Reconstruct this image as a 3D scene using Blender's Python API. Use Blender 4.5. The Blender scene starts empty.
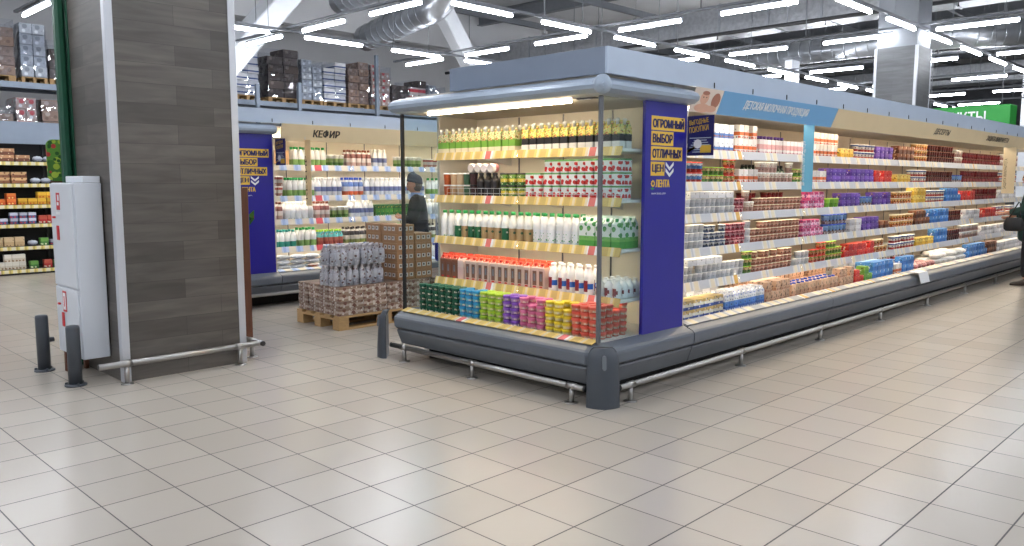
import bpy, math, random
from mathutils import Vector, Matrix
random.seed(7)
PI = math.pi
C = bpy.context.scene.collection

# ------------------------------------------------------------------ materials
def lin(c):
    out = []
    for v in c[:3]:
        v = v / 255.0
        out.append(v / 12.92 if v <= 0.04045 else ((v + 0.055) / 1.055) ** 2.4)
    return (out[0], out[1], out[2], 1.0)

def new_mat(name):
    m = bpy.data.materials.new(name); m.use_nodes = True
    nt = m.node_tree; nt.nodes.clear()
    out = nt.nodes.new('ShaderNodeOutputMaterial')
    b = nt.nodes.new('ShaderNodeBsdfPrincipled')
    nt.links.new(b.outputs[0], out.inputs[0])
    return m, nt, b, out

def math_node(nt, op, a, b=None, c=None):
    n = nt.nodes.new('ShaderNodeMath'); n.operation = op
    for i, v in enumerate((a, b, c)):
        if v is None: continue
        if isinstance(v, (int, float)): n.inputs[i].default_value = v
        else: nt.links.new(v, n.inputs[i])
    return n.outputs[0]

def mix_col(nt, fac, a, b, mode='MIX'):
    n = nt.nodes.new('ShaderNodeMix'); n.data_type = 'RGBA'; n.blend_type = mode
    for s, v in ((n.inputs[0], fac), (n.inputs[6], a), (n.inputs[7], b)):
        if isinstance(v, (int, float)): s.default_value = v
        elif isinstance(v, tuple): s.default_value = v
        else: nt.links.new(v, s)
    return n.outputs[2]

def M(name, col, rough=0.5, metal=0.0, noise=0.08, scale=6.0, emis=None, estr=0.0, bump=0.0, stretch=None, spec=0.5):
    m, nt, b, out = new_mat(name)
    base = lin(col)
    tc = nt.nodes.new('ShaderNodeTexCoord')
    vec = tc.outputs['Object']
    if stretch:
        mp = nt.nodes.new('ShaderNodeMapping'); mp.inputs['Scale'].default_value = stretch
        nt.links.new(vec, mp.inputs[0]); vec = mp.outputs[0]
    nz = nt.nodes.new('ShaderNodeTexNoise'); nz.inputs['Scale'].default_value = scale; nz.inputs['Detail'].default_value = 3
    nt.links.new(vec, nz.inputs[0])
    dark = tuple(v * (1 - noise * 2) for v in base[:3]) + (1,)
    lite = tuple(min(1, v * (1 + noise * 1.5)) for v in base[:3]) + (1,)
    nt.links.new(mix_col(nt, nz.outputs[0], dark, lite), b.inputs['Base Color'])
    b.inputs['Roughness'].default_value = rough
    b.inputs['Metallic'].default_value = metal
    b.inputs['Specular IOR Level'].default_value = spec
    if emis:
        b.inputs['Emission Color'].default_value = lin(emis); b.inputs['Emission Strength'].default_value = estr
    if bump:
        bp = nt.nodes.new('ShaderNodeBump'); bp.inputs['Strength'].default_value = bump; bp.inputs['Distance'].default_value = 0.02
        nt.links.new(nz.outputs[0], bp.inputs['Height']); nt.links.new(bp.outputs[0], b.inputs['Normal'])
    return m

def PR(name, bands, blot=None, rough=0.4, zone=(0, 1), bscale=40.0, thr=0.3, var=0.12):
    """printed packaging: constant colour bands up the height, optional coloured blotches of print in a zone"""
    m, nt, b, out = new_mat(name)
    tc = nt.nodes.new('ShaderNodeTexCoord')
    sx = nt.nodes.new('ShaderNodeSeparateXYZ'); nt.links.new(tc.outputs['Generated'], sx.inputs[0])
    cr = nt.nodes.new('ShaderNodeValToRGB'); cr.color_ramp.interpolation = 'CONSTANT'
    els = cr.color_ramp.elements
    els[0].position = 0.0; els[0].color = lin(bands[0][1])
    els[1].position = min(0.999, bands[1][0]) if len(bands) > 1 else 0.999
    els[1].color = lin(bands[1][1]) if len(bands) > 1 else lin(bands[0][1])
    for p, c in bands[2:]:
        e = els.new(p); e.color = lin(c)
    nt.links.new(sx.outputs[2], cr.inputs[0])
    col = cr.outputs[0]
    if blot:
        for k, bc in enumerate(blot if isinstance(blot, list) else [blot]):
            vo = nt.nodes.new('ShaderNodeTexVoronoi'); vo.inputs['Scale'].default_value = bscale * (1 + 0.35 * k)
            mp = nt.nodes.new('ShaderNodeMapping'); mp.inputs['Location'].default_value = (0.13 * k, 0.37 * k, 0.21 * k)
            nt.links.new(tc.outputs['Object'], mp.inputs[0]); nt.links.new(mp.outputs[0], vo.inputs[0])
            f = math_node(nt, 'LESS_THAN', vo.outputs['Distance'], thr)
            f = math_node(nt, 'MULTIPLY', f, math_node(nt, 'GREATER_THAN', sx.outputs[2], zone[0]))
            f = math_node(nt, 'MULTIPLY', f, math_node(nt, 'LESS_THAN', sx.outputs[2], zone[1]))
            col = mix_col(nt, f, col, lin(bc))
    oi = nt.nodes.new('ShaderNodeObjectInfo')
    val = math_node(nt, 'MULTIPLY_ADD', oi.outputs['Random'], var, 1 - var * 0.6)
    hs = nt.nodes.new('ShaderNodeHueSaturation')
    nt.links.new(col, hs.inputs['Color']); nt.links.new(val, hs.inputs['Value'])
    nt.links.new(hs.outputs[0], b.inputs['Base Color'])
    b.inputs['Roughness'].default_value = rough
    return m

def glass_mat(name, tint, refl=1.0):
    m = bpy.data.materials.new(name); m.use_nodes = True
    nt = m.node_tree; nt.nodes.clear()
    out = nt.nodes.new('ShaderNodeOutputMaterial')
    tr = nt.nodes.new('ShaderNodeBsdfTransparent'); tr.inputs[0].default_value = tint
    gl = nt.nodes.new('ShaderNodeBsdfGlossy'); gl.inputs['Roughness'].default_value = 0.02
    lw = nt.nodes.new('ShaderNodeLayerWeight'); lw.inputs[0].default_value = 0.5
    f = math_node(nt, 'POWER', lw.outputs['Facing'], 4.0)
    mx = nt.nodes.new('ShaderNodeMixShader')
    nt.links.new(math_node(nt, 'MULTIPLY_ADD', f, 0.35 * refl, 0.025 * refl), mx.inputs[0])
    nt.links.new(tr.outputs[0], mx.inputs[1]); nt.links.new(gl.outputs[0], mx.inputs[2])
    nt.links.new(mx.outputs[0], out.inputs[0])
    return m

T = 0.34
def floor_mat():
    m, nt, b, out = new_mat('floor_tiles')
    tc = nt.nodes.new('ShaderNodeTexCoord'); sx = nt.nodes.new('ShaderNodeSeparateXYZ')
    nt.links.new(tc.outputs['Object'], sx.inputs[0])
    gs = []; cells = []
    for i in (0, 1):
        u = math_node(nt, 'DIVIDE', sx.outputs[i], T)
        cells.append(math_node(nt, 'FLOOR', u))
        fr = math_node(nt, 'FRACT', u)
        d = math_node(nt, 'MINIMUM', fr, math_node(nt, 'SUBTRACT', 1.0, fr))
        gs.append(math_node(nt, 'LESS_THAN', d, 0.0105 if i == 1 else 0.0085))
    grout = math_node(nt, 'MAXIMUM', gs[0], gs[1])
    cx = nt.nodes.new('ShaderNodeCombineXYZ'); nt.links.new(cells[0], cx.inputs[0]); nt.links.new(cells[1], cx.inputs[1])
    wn = nt.nodes.new('ShaderNodeTexWhiteNoise'); nt.links.new(cx.outputs[0], wn.inputs[0])
    nz = nt.nodes.new('ShaderNodeTexNoise'); nz.inputs['Scale'].default_value = 1.3; nz.inputs['Detail'].default_value = 5
    nt.links.new(tc.outputs['Object'], nz.inputs[0])
    tile = mix_col(nt, wn.outputs[0], lin((184, 176, 165)), lin((191, 183, 172)))
    tile = mix_col(nt, math_node(nt, 'MULTIPLY', nz.outputs[0], 0.10), tile, lin((160, 156, 150)))
    col = mix_col(nt, grout, tile, lin((74, 70, 68)))
    nt.links.new(col, b.inputs['Base Color'])
    r = math_node(nt, 'MULTIPLY_ADD', nz.outputs[0], 0.05, 0.20)
    r = math_node(nt, 'MULTIPLY_ADD', grout, 0.4, r)
    nt.links.new(r, b.inputs['Roughness'])
    b.inputs['Specular IOR Level'].default_value = 0.45
    bp = nt.nodes.new('ShaderNodeBump'); bp.inputs['Strength'].default_value = 0.25; bp.inputs['Distance'].default_value = 0.003
    nt.links.new(math_node(nt, 'SUBTRACT', 1.0, grout), bp.inputs['Height']); nt.links.new(bp.outputs[0], b.inputs['Normal'])
    return m

def plank_mat(name, c1, c2, cd):
    m, nt, b, out = new_mat(name)
    tc = nt.nodes.new('ShaderNodeTexCoord'); sx = nt.nodes.new('ShaderNodeSeparateXYZ')
    nt.links.new(tc.outputs['Object'], sx.inputs[0])
    cx = nt.nodes.new('ShaderNodeCombineXYZ')
    nt.links.new(math_node(nt, 'ADD', sx.outputs[0], sx.outputs[1]), cx.inputs[0]); nt.links.new(sx.outputs[2], cx.inputs[1])
    br = nt.nodes.new('ShaderNodeTexBrick'); br.inputs['Scale'].default_value = 1.0
    br.inputs['Brick Width'].default_value = 0.78; br.inputs['Row Height'].default_value = 0.148
    br.inputs['Mortar Size'].default_value = 0.0012; br.offset = 0.37
    br.inputs['Color1'].default_value = lin(c1); br.inputs['Color2'].default_value = lin(c2); br.inputs['Mortar'].default_value = lin(cd)
    nt.links.new(cx.outputs[0], br.inputs[0])
    mp = nt.nodes.new('ShaderNodeMapping'); mp.inputs['Scale'].default_value = (1.5, 12, 1)
    nt.links.new(cx.outputs[0], mp.inputs[0])
    nz = nt.nodes.new('ShaderNodeTexNoise'); nz.inputs['Scale'].default_value = 1.4; nz.inputs['Detail'].default_value = 6; nz.inputs['Distortion'].default_value = 0.6
    nt.links.new(mp.outputs[0], nz.inputs[0])
    nz2 = nt.nodes.new('ShaderNodeTexNoise'); nz2.inputs['Scale'].default_value = 3.0
    nt.links.new(cx.outputs[0], nz2.inputs[0])
    rp = nt.nodes.new('ShaderNodeMapRange'); rp.inputs[1].default_value = 0.3; rp.inputs[2].default_value = 0.7
    nt.links.new(nz.outputs[0], rp.inputs[0])
    col = mix_col(nt, math_node(nt, 'MULTIPLY', rp.outputs[0], 0.6), br.outputs[0], lin(cd))
    col = mix_col(nt, math_node(nt, 'MULTIPLY', nz2.outputs[0], 0.35), col, lin(c2))
    nt.links.new(col, b.inputs['Base Color']); b.inputs['Roughness'].default_value = 0.45
    return m

def strip_mat(name, base, tag, tag2, step, axis, red=None, dens=0.97):
    """price strip: rows of paper tags printed along a rail"""
    m, nt, b, out = new_mat(name)
    tc = nt.nodes.new('ShaderNodeTexCoord'); sx = nt.nodes.new('ShaderNodeSeparateXYZ')
    nt.links.new(tc.outputs['Object'], sx.inputs[0])
    u = math_node(nt, 'DIVIDE', sx.outputs[axis], step)
    fl = math_node(nt, 'FLOOR', u); fr = math_node(nt, 'FRACT', u)
    wn = nt.nodes.new('ShaderNodeTexWhiteNoise'); wn.noise_dimensions = '1D'; nt.links.new(fl, wn.inputs['W'])
    inside = math_node(nt, 'MULTIPLY', math_node(nt, 'GREATER_THAN', fr, 0.1), math_node(nt, 'LESS_THAN', fr, 0.9))
    mid = math_node(nt, 'MULTIPLY', math_node(nt, 'GREATER_THAN', fr, 0.3), math_node(nt, 'LESS_THAN', fr, 0.8))
    tagc = mix_col(nt, math_node(nt, 'MULTIPLY', mid, 0.55), lin(tag), lin(tag2))
    if red:
        tagc = mix_col(nt, math_node(nt, 'GREATER_THAN', wn.outputs[0], dens * 0.89), tagc, mix_col(nt, mid, lin((235, 235, 235)), lin(red)))
    show = math_node(nt, 'MULTIPLY', inside, math_node(nt, 'LESS_THAN', wn.outputs[0], dens))
    col = mix_col(nt, show, lin(base), tagc)
    nt.links.new(col, b.inputs['Base Color']); b.inputs['Roughness'].default_value = 0.35
    return m

MT = {}
def setup_mats():
    d = MT
    d['floor'] = floor_mat()
    d['wood'] = plank_mat('pillar_planks', (112, 106, 100), (80, 76, 71), (52, 49, 46))
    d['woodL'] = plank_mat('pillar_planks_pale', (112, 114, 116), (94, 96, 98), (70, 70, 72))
    d['trim'] = M('trim_metal', (196, 199, 205), 0.35, 0.2, 0.04)
    d['white'] = M('white_paint', (226, 230, 236), 0.4, 0, 0.03)
    d['cab'] = M('cabinet_white', (216, 221, 228), 0.35, 0, 0.02)
    d['red'] = M('red_print', (205, 40, 45), 0.4, 0, 0.05)
    d['green'] = M('dark_green_paint', (16, 74, 52), 0.4, 0, 0.06)
    d['bollard'] = M('bollard_grey', (70, 75, 82), 0.45, 0, 0.06)
    d['steel'] = M('brushed_steel', (172, 170, 167), 0.3, 1.0, 0.06, 10)
    d['mould'] = M('case_moulding_grey', (98, 105, 115), 0.38, 0, 0.04)
    d['mould2'] = M('case_skirt_grey', (100, 104, 110), 0.45, 0, 0.05)
    d['guard'] = M('guard_grey', (66, 72, 80), 0.42, 0, 0.05)
    d['guard_slot'] = M('guard_slot_grey', (108, 114, 120), 0.35, 0, 0.03)
    d['black'] = M('black_void', (18, 18, 20), 0.6, 0, 0.05)
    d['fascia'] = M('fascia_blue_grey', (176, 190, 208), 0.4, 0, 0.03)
    d['fasciadk'] = M('fascia_shade_grey', (122, 134, 152), 0.45, 0, 0.03)  # fascia colour with shade mixed in, for the end and top boards
    d['canopy'] = M('canopy_blue_grey', (158, 172, 188), 0.28, 0.1, 0.03)
    d['canin'] = M('canopy_inside', (206, 200, 188), 0.5, 0, 0.03)
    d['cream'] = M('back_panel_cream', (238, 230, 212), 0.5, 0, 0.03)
    d['cream2'] = M('back_panel_shade', (188, 172, 150), 0.6, 0, 0.04)  # cream darkened to paint in the shadow behind the long case goods
    d['upper'] = M('pillar_upper_grey', (132, 136, 142), 0.6, 0, 0.04)
    d['tubew2'] = M('header_lamp_tube', (255, 246, 230), 0.4, 0, 0.0, emis=(255, 236, 210), estr=24.0)
    d['shelf'] = M('shelf_white', (235, 233, 228), 0.4, 0, 0.02)
    d['post'] = M('glass_post_grey', (110, 112, 116), 0.3, 0.4, 0.04)
    d['postdk'] = M('glass_post_dark', (46, 47, 50), 0.35, 0.3, 0.04)
    d['blue'] = M('panel_royal_blue', (38, 36, 142), 0.3, 0, 0.03)
    d['bluedk'] = M('flag_navy', (30, 34, 100), 0.35, 0, 0.05)
    d['yel'] = M('sign_yellow', (232, 190, 70), 0.5, 0, 0.04)
    d['navytext'] = M('sign_navy_text', (34, 34, 90), 0.5, 0, 0.02)
    d['wtext'] = M('white_text', (240, 242, 245), 0.5, 0, 0.02)
    d['skyblue'] = M('header_sky_blue', (116, 172, 218), 0.4, 0, 0.02)
    d['cyanflag'] = M('flag_light_blue', (104, 178, 214), 0.4, 0, 0.03)
    d['beige'] = M('header_beige', (224, 205, 166), 0.45, 0, 0.03)
    d['dtext'] = M('dark_text', (58, 52, 48), 0.5, 0, 0.02)
    d['signgreen'] = M('banner_green', (34, 140, 52), 0.5, 0, 0.03, emis=(34, 140, 52), estr=0.25)  # faint glow added to the green; neither banner nor leaf is a lamp
    d['skin'] = M('skin', (214, 160, 132), 0.5, 0, 0.04)
    d['tube'] = M('lamp_tube', (250, 250, 255), 0.4, 0, 0.0, emis=(244, 248, 255), estr=58.0)
    d['tubew'] = M('case_lamp_tube', (255, 246, 230), 0.4, 0, 0.0, emis=(255, 232, 200), estr=40.0)
    d['led'] = M('shelf_led', (255, 246, 230), 0.4, 0, 0.0, emis=(255, 236, 208), estr=15.0)
    d['tray'] = M('lamp_tray_grey', (104, 108, 114), 0.6, 0, 0.05)
    d['ceil'] = M('ceiling_grey', (222, 224, 228), 0.8, 0, 0.06, 1.0)
    d['wall'] = M('hall_wall_grey', (224, 226, 230), 0.8, 0, 0.04, 1.0)
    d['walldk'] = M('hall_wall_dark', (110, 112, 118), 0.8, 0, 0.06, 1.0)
    d['duct'] = M('galvanised_duct', (168, 172, 178), 0.3, 0.75, 0.14, 5)
    d['foil'] = M('foil_insulation', (176, 178, 182), 0.28, 0.8, 0.2, 9, bump=0.6)
    d['pipe'] = M('black_pipe', (34, 34, 36), 0.5, 0, 0.05)
    d['beam'] = M('steel_beam_grey', (132, 136, 142), 0.5, 0.2, 0.06)
    d['rack'] = M('rack_blue_grey', (138, 150, 166), 0.45, 0.2, 0.05)
    d['rackdk'] = M('rack_shelf_dark', (40, 40, 42), 0.5, 0, 0.05)
    d['pallet'] = M('pallet_wood', (196, 160, 112), 0.7, 0, 0.14, 12, stretch=(1, 8, 8))
    d['kraft'] = M('kraft_card', (168, 128, 92), 0.7, 0, 0.06)
    d['kraftdk'] = M('brown_card', (98, 78, 68), 0.7, 0, 0.08)
    d['film'] = glass_mat('stretch_film', (0.9, 0.92, 0.96, 1), 4.0)
    d['glass'] = glass_mat('case_glass', (0.86, 0.92, 0.93, 1), 1.0)
    d['board'] = M('brown_board', (104, 62, 42), 0.5, 0, 0.2, 7, stretch=(10, 10, 0.8))
    d['stripY'] = strip_mat('price_strip_yellow', (232, 218, 184), (232, 204, 122), (186, 156, 88), 0.118, 1, (220, 120, 112))
    d['stripYx'] = strip_mat('price_strip_yellow_deck', (212, 204, 186), (226, 200, 120), (184, 158, 92), 0.118, 1, (222, 110, 120))
    d['stripW'] = strip_mat('price_strip_white', (196, 199, 205), (222, 222, 222), (232, 214, 160), 0.13, 0, (222, 178, 96), 0.5)
    d['led2'] = M('kefir_led', (255, 246, 230), 0.4, 0, 0.0, emis=(255, 238, 214), estr=26.0)
    d['stripD'] = strip_mat('price_strip_deck', (158, 160, 164), (200, 200, 198), (226, 206, 140), 0.15, 0, (216, 172, 90), 0.6)
    d['stripB'] = strip_mat('price_strip_blue', (150, 172, 214), (176, 194, 226), (238, 214, 150), 0.2, 0, (214, 90, 96))
    d['stripL'] = strip_mat('price_strip_left', (196, 176, 110), (235, 215, 120), (230, 230, 235), 0.12, 0, (190, 40, 60))
    d['wire'] = M('wire_white', (224, 226, 228), 0.3, 0.3, 0.02)
setup_mats()

# ------------------------------------------------------------------ mesh builder
class MB:
    def __init__(s):
        s.v = []; s.f = []; s.m = []; s.sm = []
    def add(s, vs, fs, mi=0, smooth=False):
        b = len(s.v); s.v += [tuple(v) for v in vs]
        for f in fs:
            s.f.append(tuple(b + i for i in f)); s.m.append(mi); s.sm.append(smooth)
        return s
    def box(s, x0, x1, y0, y1, z0, z1, mi=0):
        vs = [(x0, y0, z0), (x1, y0, z0), (x1, y1, z0), (x0, y1, z0), (x0, y0, z1), (x1, y0, z1), (x1, y1, z1), (x0, y1, z1)]
        return s.add(vs, [(0, 3, 2, 1), (4, 5, 6, 7), (0, 1, 5, 4), (1, 2, 6, 5), (2, 3, 7, 6), (3, 0, 4, 7)], mi)
    def bbox(s, x0, x1, y0, y1, z0, z1, b=0.004, mi=0):
        """box with chamfered vertical edges and top edges"""
        def ring(z, i):
            return [(x0 + b + i, y0 + i, z), (x1 - b - i, y0 + i, z), (x1 - i, y0 + b + i, z), (x1 - i, y1 - b - i, z), (x1 - b - i, y1 - i, z), (x0 + b + i, y1 - i, z), (x0 + i, y1 - b - i, z), (x0 + i, y0 + b + i, z)]
        vs = ring(z0, b * .6) + ring(z0 + b, 0) + ring(z1 - b, 0) + ring(z1, b * .6)
        fs = [tuple(range(7, -1, -1)), tuple(range(24, 32))]
        for k in range(3):
            for i in range(8):
                j = (i + 1) % 8
                fs.append((k * 8 + i, k * 8 + j, k * 8 + 8 + j, k * 8 + 8 + i))
        return s.add(vs, fs, mi)
    def lathe(s, prof, n=12, cx=0, cy=0, mi=0, smooth=True, mis=None, sx=1, sy=1):
        vs = []
        for r, z in prof:
            for k in range(n):
                a = 2 * PI * k / n
                vs.append((cx + r * sx * math.cos(a), cy + r * sy * math.sin(a), z))
        b0 = len(s.v); s.v += vs
        for i in range(len(prof) - 1):
            for k in range(n):
                j = (k + 1) % n
                s.f.append((b0 + i * n + k, b0 + i * n + j, b0 + (i + 1) * n + j, b0 + (i + 1) * n + k))
                s.m.append(mis[i] if mis else mi); s.sm.append(smooth)
        s.f.append(tuple(b0 + k for k in range(n - 1, -1, -1))); s.m.append(mis[0] if mis else mi); s.sm.append(False)
        L = (len(prof) - 1) * n
        s.f.append(tuple(b0 + L + k for k in range(n))); s.m.append(mis[-1] if mis else mi); s.sm.append(False)
        return s
    def tube(s, pts, r, n=8, mi=0, cap=True):
        pts = [Vector(p) for p in pts]; b0 = len(s.v)
        up0 = Vector((0, 0, 1))
        for i, p in enumerate(pts):
            d = (pts[min(i + 1, len(pts) - 1)] - pts[max(i - 1, 0)]).normalized()
            up = up0 if abs(d.dot(up0)) < 0.95 else Vector((1, 0, 0))
            a = d.cross(up).normalized(); bb = a.cross(d)
            rr = r[i] if isinstance(r, (list, tuple)) else r
            for k in range(n):
                t = 2 * PI * k / n
                s.v.append(tuple(p + a * (rr * math.cos(t)) + bb * (rr * math.sin(t))))
        for i in range(len(pts) - 1):
            for k in range(n):
                j = (k + 1) % n
                s.f.append((b0 + i * n + k, b0 + i * n + j, b0 + (i + 1) * n + j, b0 + (i + 1) * n + k)); s.m.append(mi); s.sm.append(True)
        if cap:
            s.f.append(tuple(b0 + k for k in range(n - 1, -1, -1))); s.m.append(mi); s.sm.append(False)
            L = (len(pts) - 1) * n
            s.f.append(tuple(b0 + L + k for k in range(n))); s.m.append(mi); s.sm.append(False)
        return s
    def sweep(s, prof, path, mi=0, smooth=False, closed=True):
        """profile of (outward, z) swept along a plan polyline; outward is to the right of travel"""
        P = [Vector((p[0], p[1])) for p in path]; n = len(prof); b0 = len(s.v)
        for i, p in enumerate(P):
            d1 = (P[i] - P[i - 1]).normalized() if i > 0 else None
            d2 = (P[i + 1] - P[i]).normalized() if i < len(P) - 1 else None
            n1 = Vector((d1.y, -d1.x)) if d1 else None; n2 = Vector((d2.y, -d2.x)) if d2 else None
            if n1 is None: nn = n2
            elif n2 is None: nn = n1
            else:
                nn = (n1 + n2); nn = nn / (nn.dot(n1))
            for o, z in prof:
                q = p + nn * o; s.v.append((q.x, q.y, z))
        for i in range(len(P) - 1):
            for k in range(n if closed else n - 1):
                j = (k + 1) % n
                s.f.append((b0 + i * n + k, b0 + (i + 1) * n + k, b0 + (i + 1) * n + j, b0 + i * n + j)); s.m.append(mi); s.sm.append(smooth)
        if closed:
            s.f.append(tuple(b0 + k for k in range(n))); s.m.append(mi); s.sm.append(False)
            L = (len(P) - 1) * n
            s.f.append(tuple(b0 + L + k for k in range(n - 1, -1, -1))); s.m.append(mi); s.sm.append(False)
        return s
    def prism(s, poly, y0, y1, mi=0):
        """(x, z) outline extruded along y"""
        n = len(poly)
        vs = [(x, y0, z) for x, z in poly] + [(x, y1, z) for x, z in poly]
        fs = [tuple(range(n)), tuple(range(2 * n - 1, n - 1, -1))] + [(i, n + i, n + (i + 1) % n, (i + 1) % n) for i in range(n)]
        return s.add(vs, fs, mi)
    def ball(s, c, r, n=10, m=7, mi=0):
        rx, ry, rz = r if isinstance(r, (tuple, list)) else (r, r, r)
        prof = [(max(0.001, math.sin(PI * i / m)), -math.cos(PI * i / m)) for i in range(m + 1)]
        vs = []; b0 = len(s.v)
        for q, z in prof:
            for k in range(n):
                a = 2 * PI * k / n
                s.v.append((c[0] + rx * q * math.cos(a), c[1] + ry * q * math.sin(a), c[2] + rz * z))
        for i in range(m):
            for k in range(n):
                j = (k + 1) % n
                s.f.append((b0 + i * n + k, b0 + i * n + j, b0 + (i + 1) * n + j, b0 + (i + 1) * n + k)); s.m.append(mi); s.sm.append(True)
        return s
    def mesh(s, name, mats):
        me = bpy.data.meshes.new(name)
        me.from_pydata(s.v, [], s.f)
        for mt in (mats if isinstance(mats, (list, tuple)) else [mats]): me.materials.append(mt)
        me.polygons.foreach_set('material_index', s.m); me.polygons.foreach_set('use_smooth', s.sm)
        me.update(); return me
    def build(s, name, mats, parent=None, **k):
        return link(name, s.mesh(name, mats), parent, **k)

def link(name, me, parent=None, loc=(0, 0, 0), rz=0.0):
    o = bpy.data.objects.new(name, me); C.objects.link(o)
    o.parent = parent; o.location = loc
    if rz: o.rotation_euler = (0, 0, rz)
    return o

def tag(o, label=None, cat=None, group=None, kind=None):
    if label: o['label'] = label
    if cat: o['category'] = cat
    if group: o['group'] = group
    if kind: o['kind'] = kind
    return o

def empty(name, loc=(0, 0, 0), rz=0.0):
    o = bpy.data.objects.new(name, None); C.objects.link(o); o.location = loc
    o.rotation_euler = (0, 0, rz); o.empty_display_size = 0.1
    return o

ORD1 = 'zeroth first second third fourth fifth sixth seventh eighth ninth tenth eleventh twelfth thirteenth fourteenth fifteenth sixteenth seventeenth eighteenth nineteenth'.split()
TENS = {2: 'twent', 3: 'thirt', 4: 'fort', 5: 'fift', 6: 'sixt', 7: 'sevent'}
def nth(i):
    if i < 20: return ORD1[i]
    t, u = divmod(i, 10)
    return TENS[t] + ('ieth' if u == 0 else 'y-' + ORD1[u])

def text_mesh(body, width=None, height=None, bold=0.0, extrude=0.001):
    cu = bpy.data.curves.new('lettering', 'FONT'); cu.body = body; cu.extrude = extrude; cu.offset = 0.0; cu.size = 1.0
    cu.resolution_u = 3
    o = bpy.data.objects.new('lettering', cu); C.objects.link(o)
    bpy.context.view_layer.update()
    me = bpy.data.meshes.new_from_object(o.evaluated_get(bpy.context.evaluated_depsgraph_get()))
    bpy.data.objects.remove(o)
    xs = [v.co.x for v in me.vertices]; ys = [v.co.y for v in me.vertices]
    x0, x1, y0, y1 = min(xs), max(xs), min(ys), max(ys)
    sy = height / (y1 - y0) if height else 1; sx = width / (x1 - x0) if width else sy
    for v in me.vertices:
        v.co.x = (v.co.x - x0) * sx; v.co.y = (v.co.y - y0) * sy
    return me, (x1 - x0) * sx, (y1 - y0) * sy

def put_text(name, body, mat, parent, origin, udir, vdir, width, height, bold=0.0, off=0.003):
    """lettering laid on a plane through origin; udir reads rightwards, vdir upwards"""
    me, w, h = text_mesh(body, width, height, bold, 0.0)
    u = Vector(udir).normalized(); v = Vector(vdir).normalized(); n = u.cross(v)
    if bold:
        src = me; b_ = bold * (h if h else .1); mb = MB(); lay = 0
        for dx in (-b_, 0, b_):
            for dy in ((-b_ * .4, b_ * .4) if dx else (0,)):
                mb.add([(q.co.x + dx, q.co.y + dy, q.co.z + lay * .0003) for q in src.vertices], [tuple(p.vertices) for p in src.polygons]); lay += 1
        me = mb.mesh('lettering', mat)
    mt = Matrix(((u.x, v.x, n.x, 0), (u.y, v.y, n.y, 0), (u.z, v.z, n.z, 0), (0, 0, 0, 1)))
    me.transform(mt); me.materials.clear(); me.materials.append(mat)
    return link(name, me, parent, Vector(origin) + n * off)

# ------------------------------------------------------------------ camera
cam = bpy.data.cameras.new('camera'); co = bpy.data.objects.new('camera', cam); C.objects.link(co)
cam.sensor_width = 36; cam.lens = 807.03 / 1024 * 36; cam.clip_end = 200
yaw, pitch = 0.775702, -0.112074
fw = Vector((math.cos(pitch) * math.cos(yaw), math.cos(pitch) * math.sin(yaw), math.sin(pitch)))
co.location = (-2.5913, -2.8436, 1.4898)
co.rotation_euler = fw.to_track_quat('-Z', 'Y').to_euler()
bpy.context.scene.camera = co
sc = bpy.context.scene
sc.view_settings.view_transform = 'Standard'; sc.view_settings.look = 'None'; sc.view_settings.exposure = 0.0
w = bpy.data.worlds.new('world'); sc.world = w; w.use_nodes = True
w.node_tree.nodes['Background'].inputs[0].default_value = (0.75, 0.82, 0.95, 1); w.node_tree.nodes['Background'].inputs[1].default_value = 0.3
sc.cycles.max_bounces = 7; sc.cycles.diffuse_bounces = 3; sc.cycles.glossy_bounces = 3; sc.cycles.transparent_max_bounces = 10
sc.cycles.caustics_reflective = False; sc.cycles.caustics_refractive = False

# ------------------------------------------------------------------ room shell
XW0, XW1, YW0, YW1, ZC = -9.0, 52.0, -9.0, 26.0, 8.0
tag(MB().box(XW0, XW1, YW0, YW1, -0.1, 0).build('floor', MT['floor']), kind='structure')
tag(MB().box(XW0, XW1, YW0, YW1, ZC, ZC + 0.1).build('ceiling', MT['ceil']), kind='structure')
tag(MB().box(XW0, XW1, YW1, YW1 + .1, 0, ZC).build('wall_back', MT['wall']), kind='structure')
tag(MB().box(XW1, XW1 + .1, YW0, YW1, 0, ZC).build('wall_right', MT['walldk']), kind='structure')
tag(MB().box(XW0 - .1, XW0, YW0, YW1, 0, ZC).build('wall_left', MT['wall']), kind='structure')
tag(MB().box(XW0, XW1, YW0 - .1, YW0, 0, ZC).build('wall_front', MT['wall']), kind='structure')
# bulkhead across the back of the hall, above the racks
tag(MB().box(-9, 23.5, 20.6, 20.9, 6.5, ZC - .005).build('trim_1', MT['wall']), kind='structure')
# ------------------------------------------------------------------ wood-clad pillars
def pillar(x0, x1, y0, y1, zw, label, wood, name='clad_pillar'):
    r = empty(name, (x0, y0, 0)); tag(r, label, 'pillar', kind='thing')
    MB().box(0, x1 - x0, 0, y1 - y0, 0, zw).build('plank_cladding', wood, r)
    W, D = x1 - x0, y1 - y0
    for cx, cy in ((0, 0), (W, 0), (0, D), (W, D)):
        s = 0.018
        m = MB()
        sx = -1 if cx == 0 else 1; sy = -1 if cy == 0 else 1
        xa, xb = sorted((cx + sx * 0.006, cx - sx * 0.05)); ya, yb = sorted((cy + sy * 0.006, cy - sy * 0.05))
        m.bbox(xa, xb, min(cy, cy + sy * 0.008), max(cy, cy + sy * 0.008), 0, zw, .002)
        m.bbox(min(cx, cx + sx * 0.008), max(cx, cx + sx * 0.008), ya, yb, 0, zw, .002)
        m.build('corner_trim', MT['green'] if (name == 'clad_pillar' and cx == 0 and cy > 0 and x0 < 1) else MT['trim'], r)
    if zw < ZC - .1:
        MB().box(0.03, W - .03, 0.03, D - .03, zw, ZC - .002).build('upper_shaft', MT['upper'], r)
    return r
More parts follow.
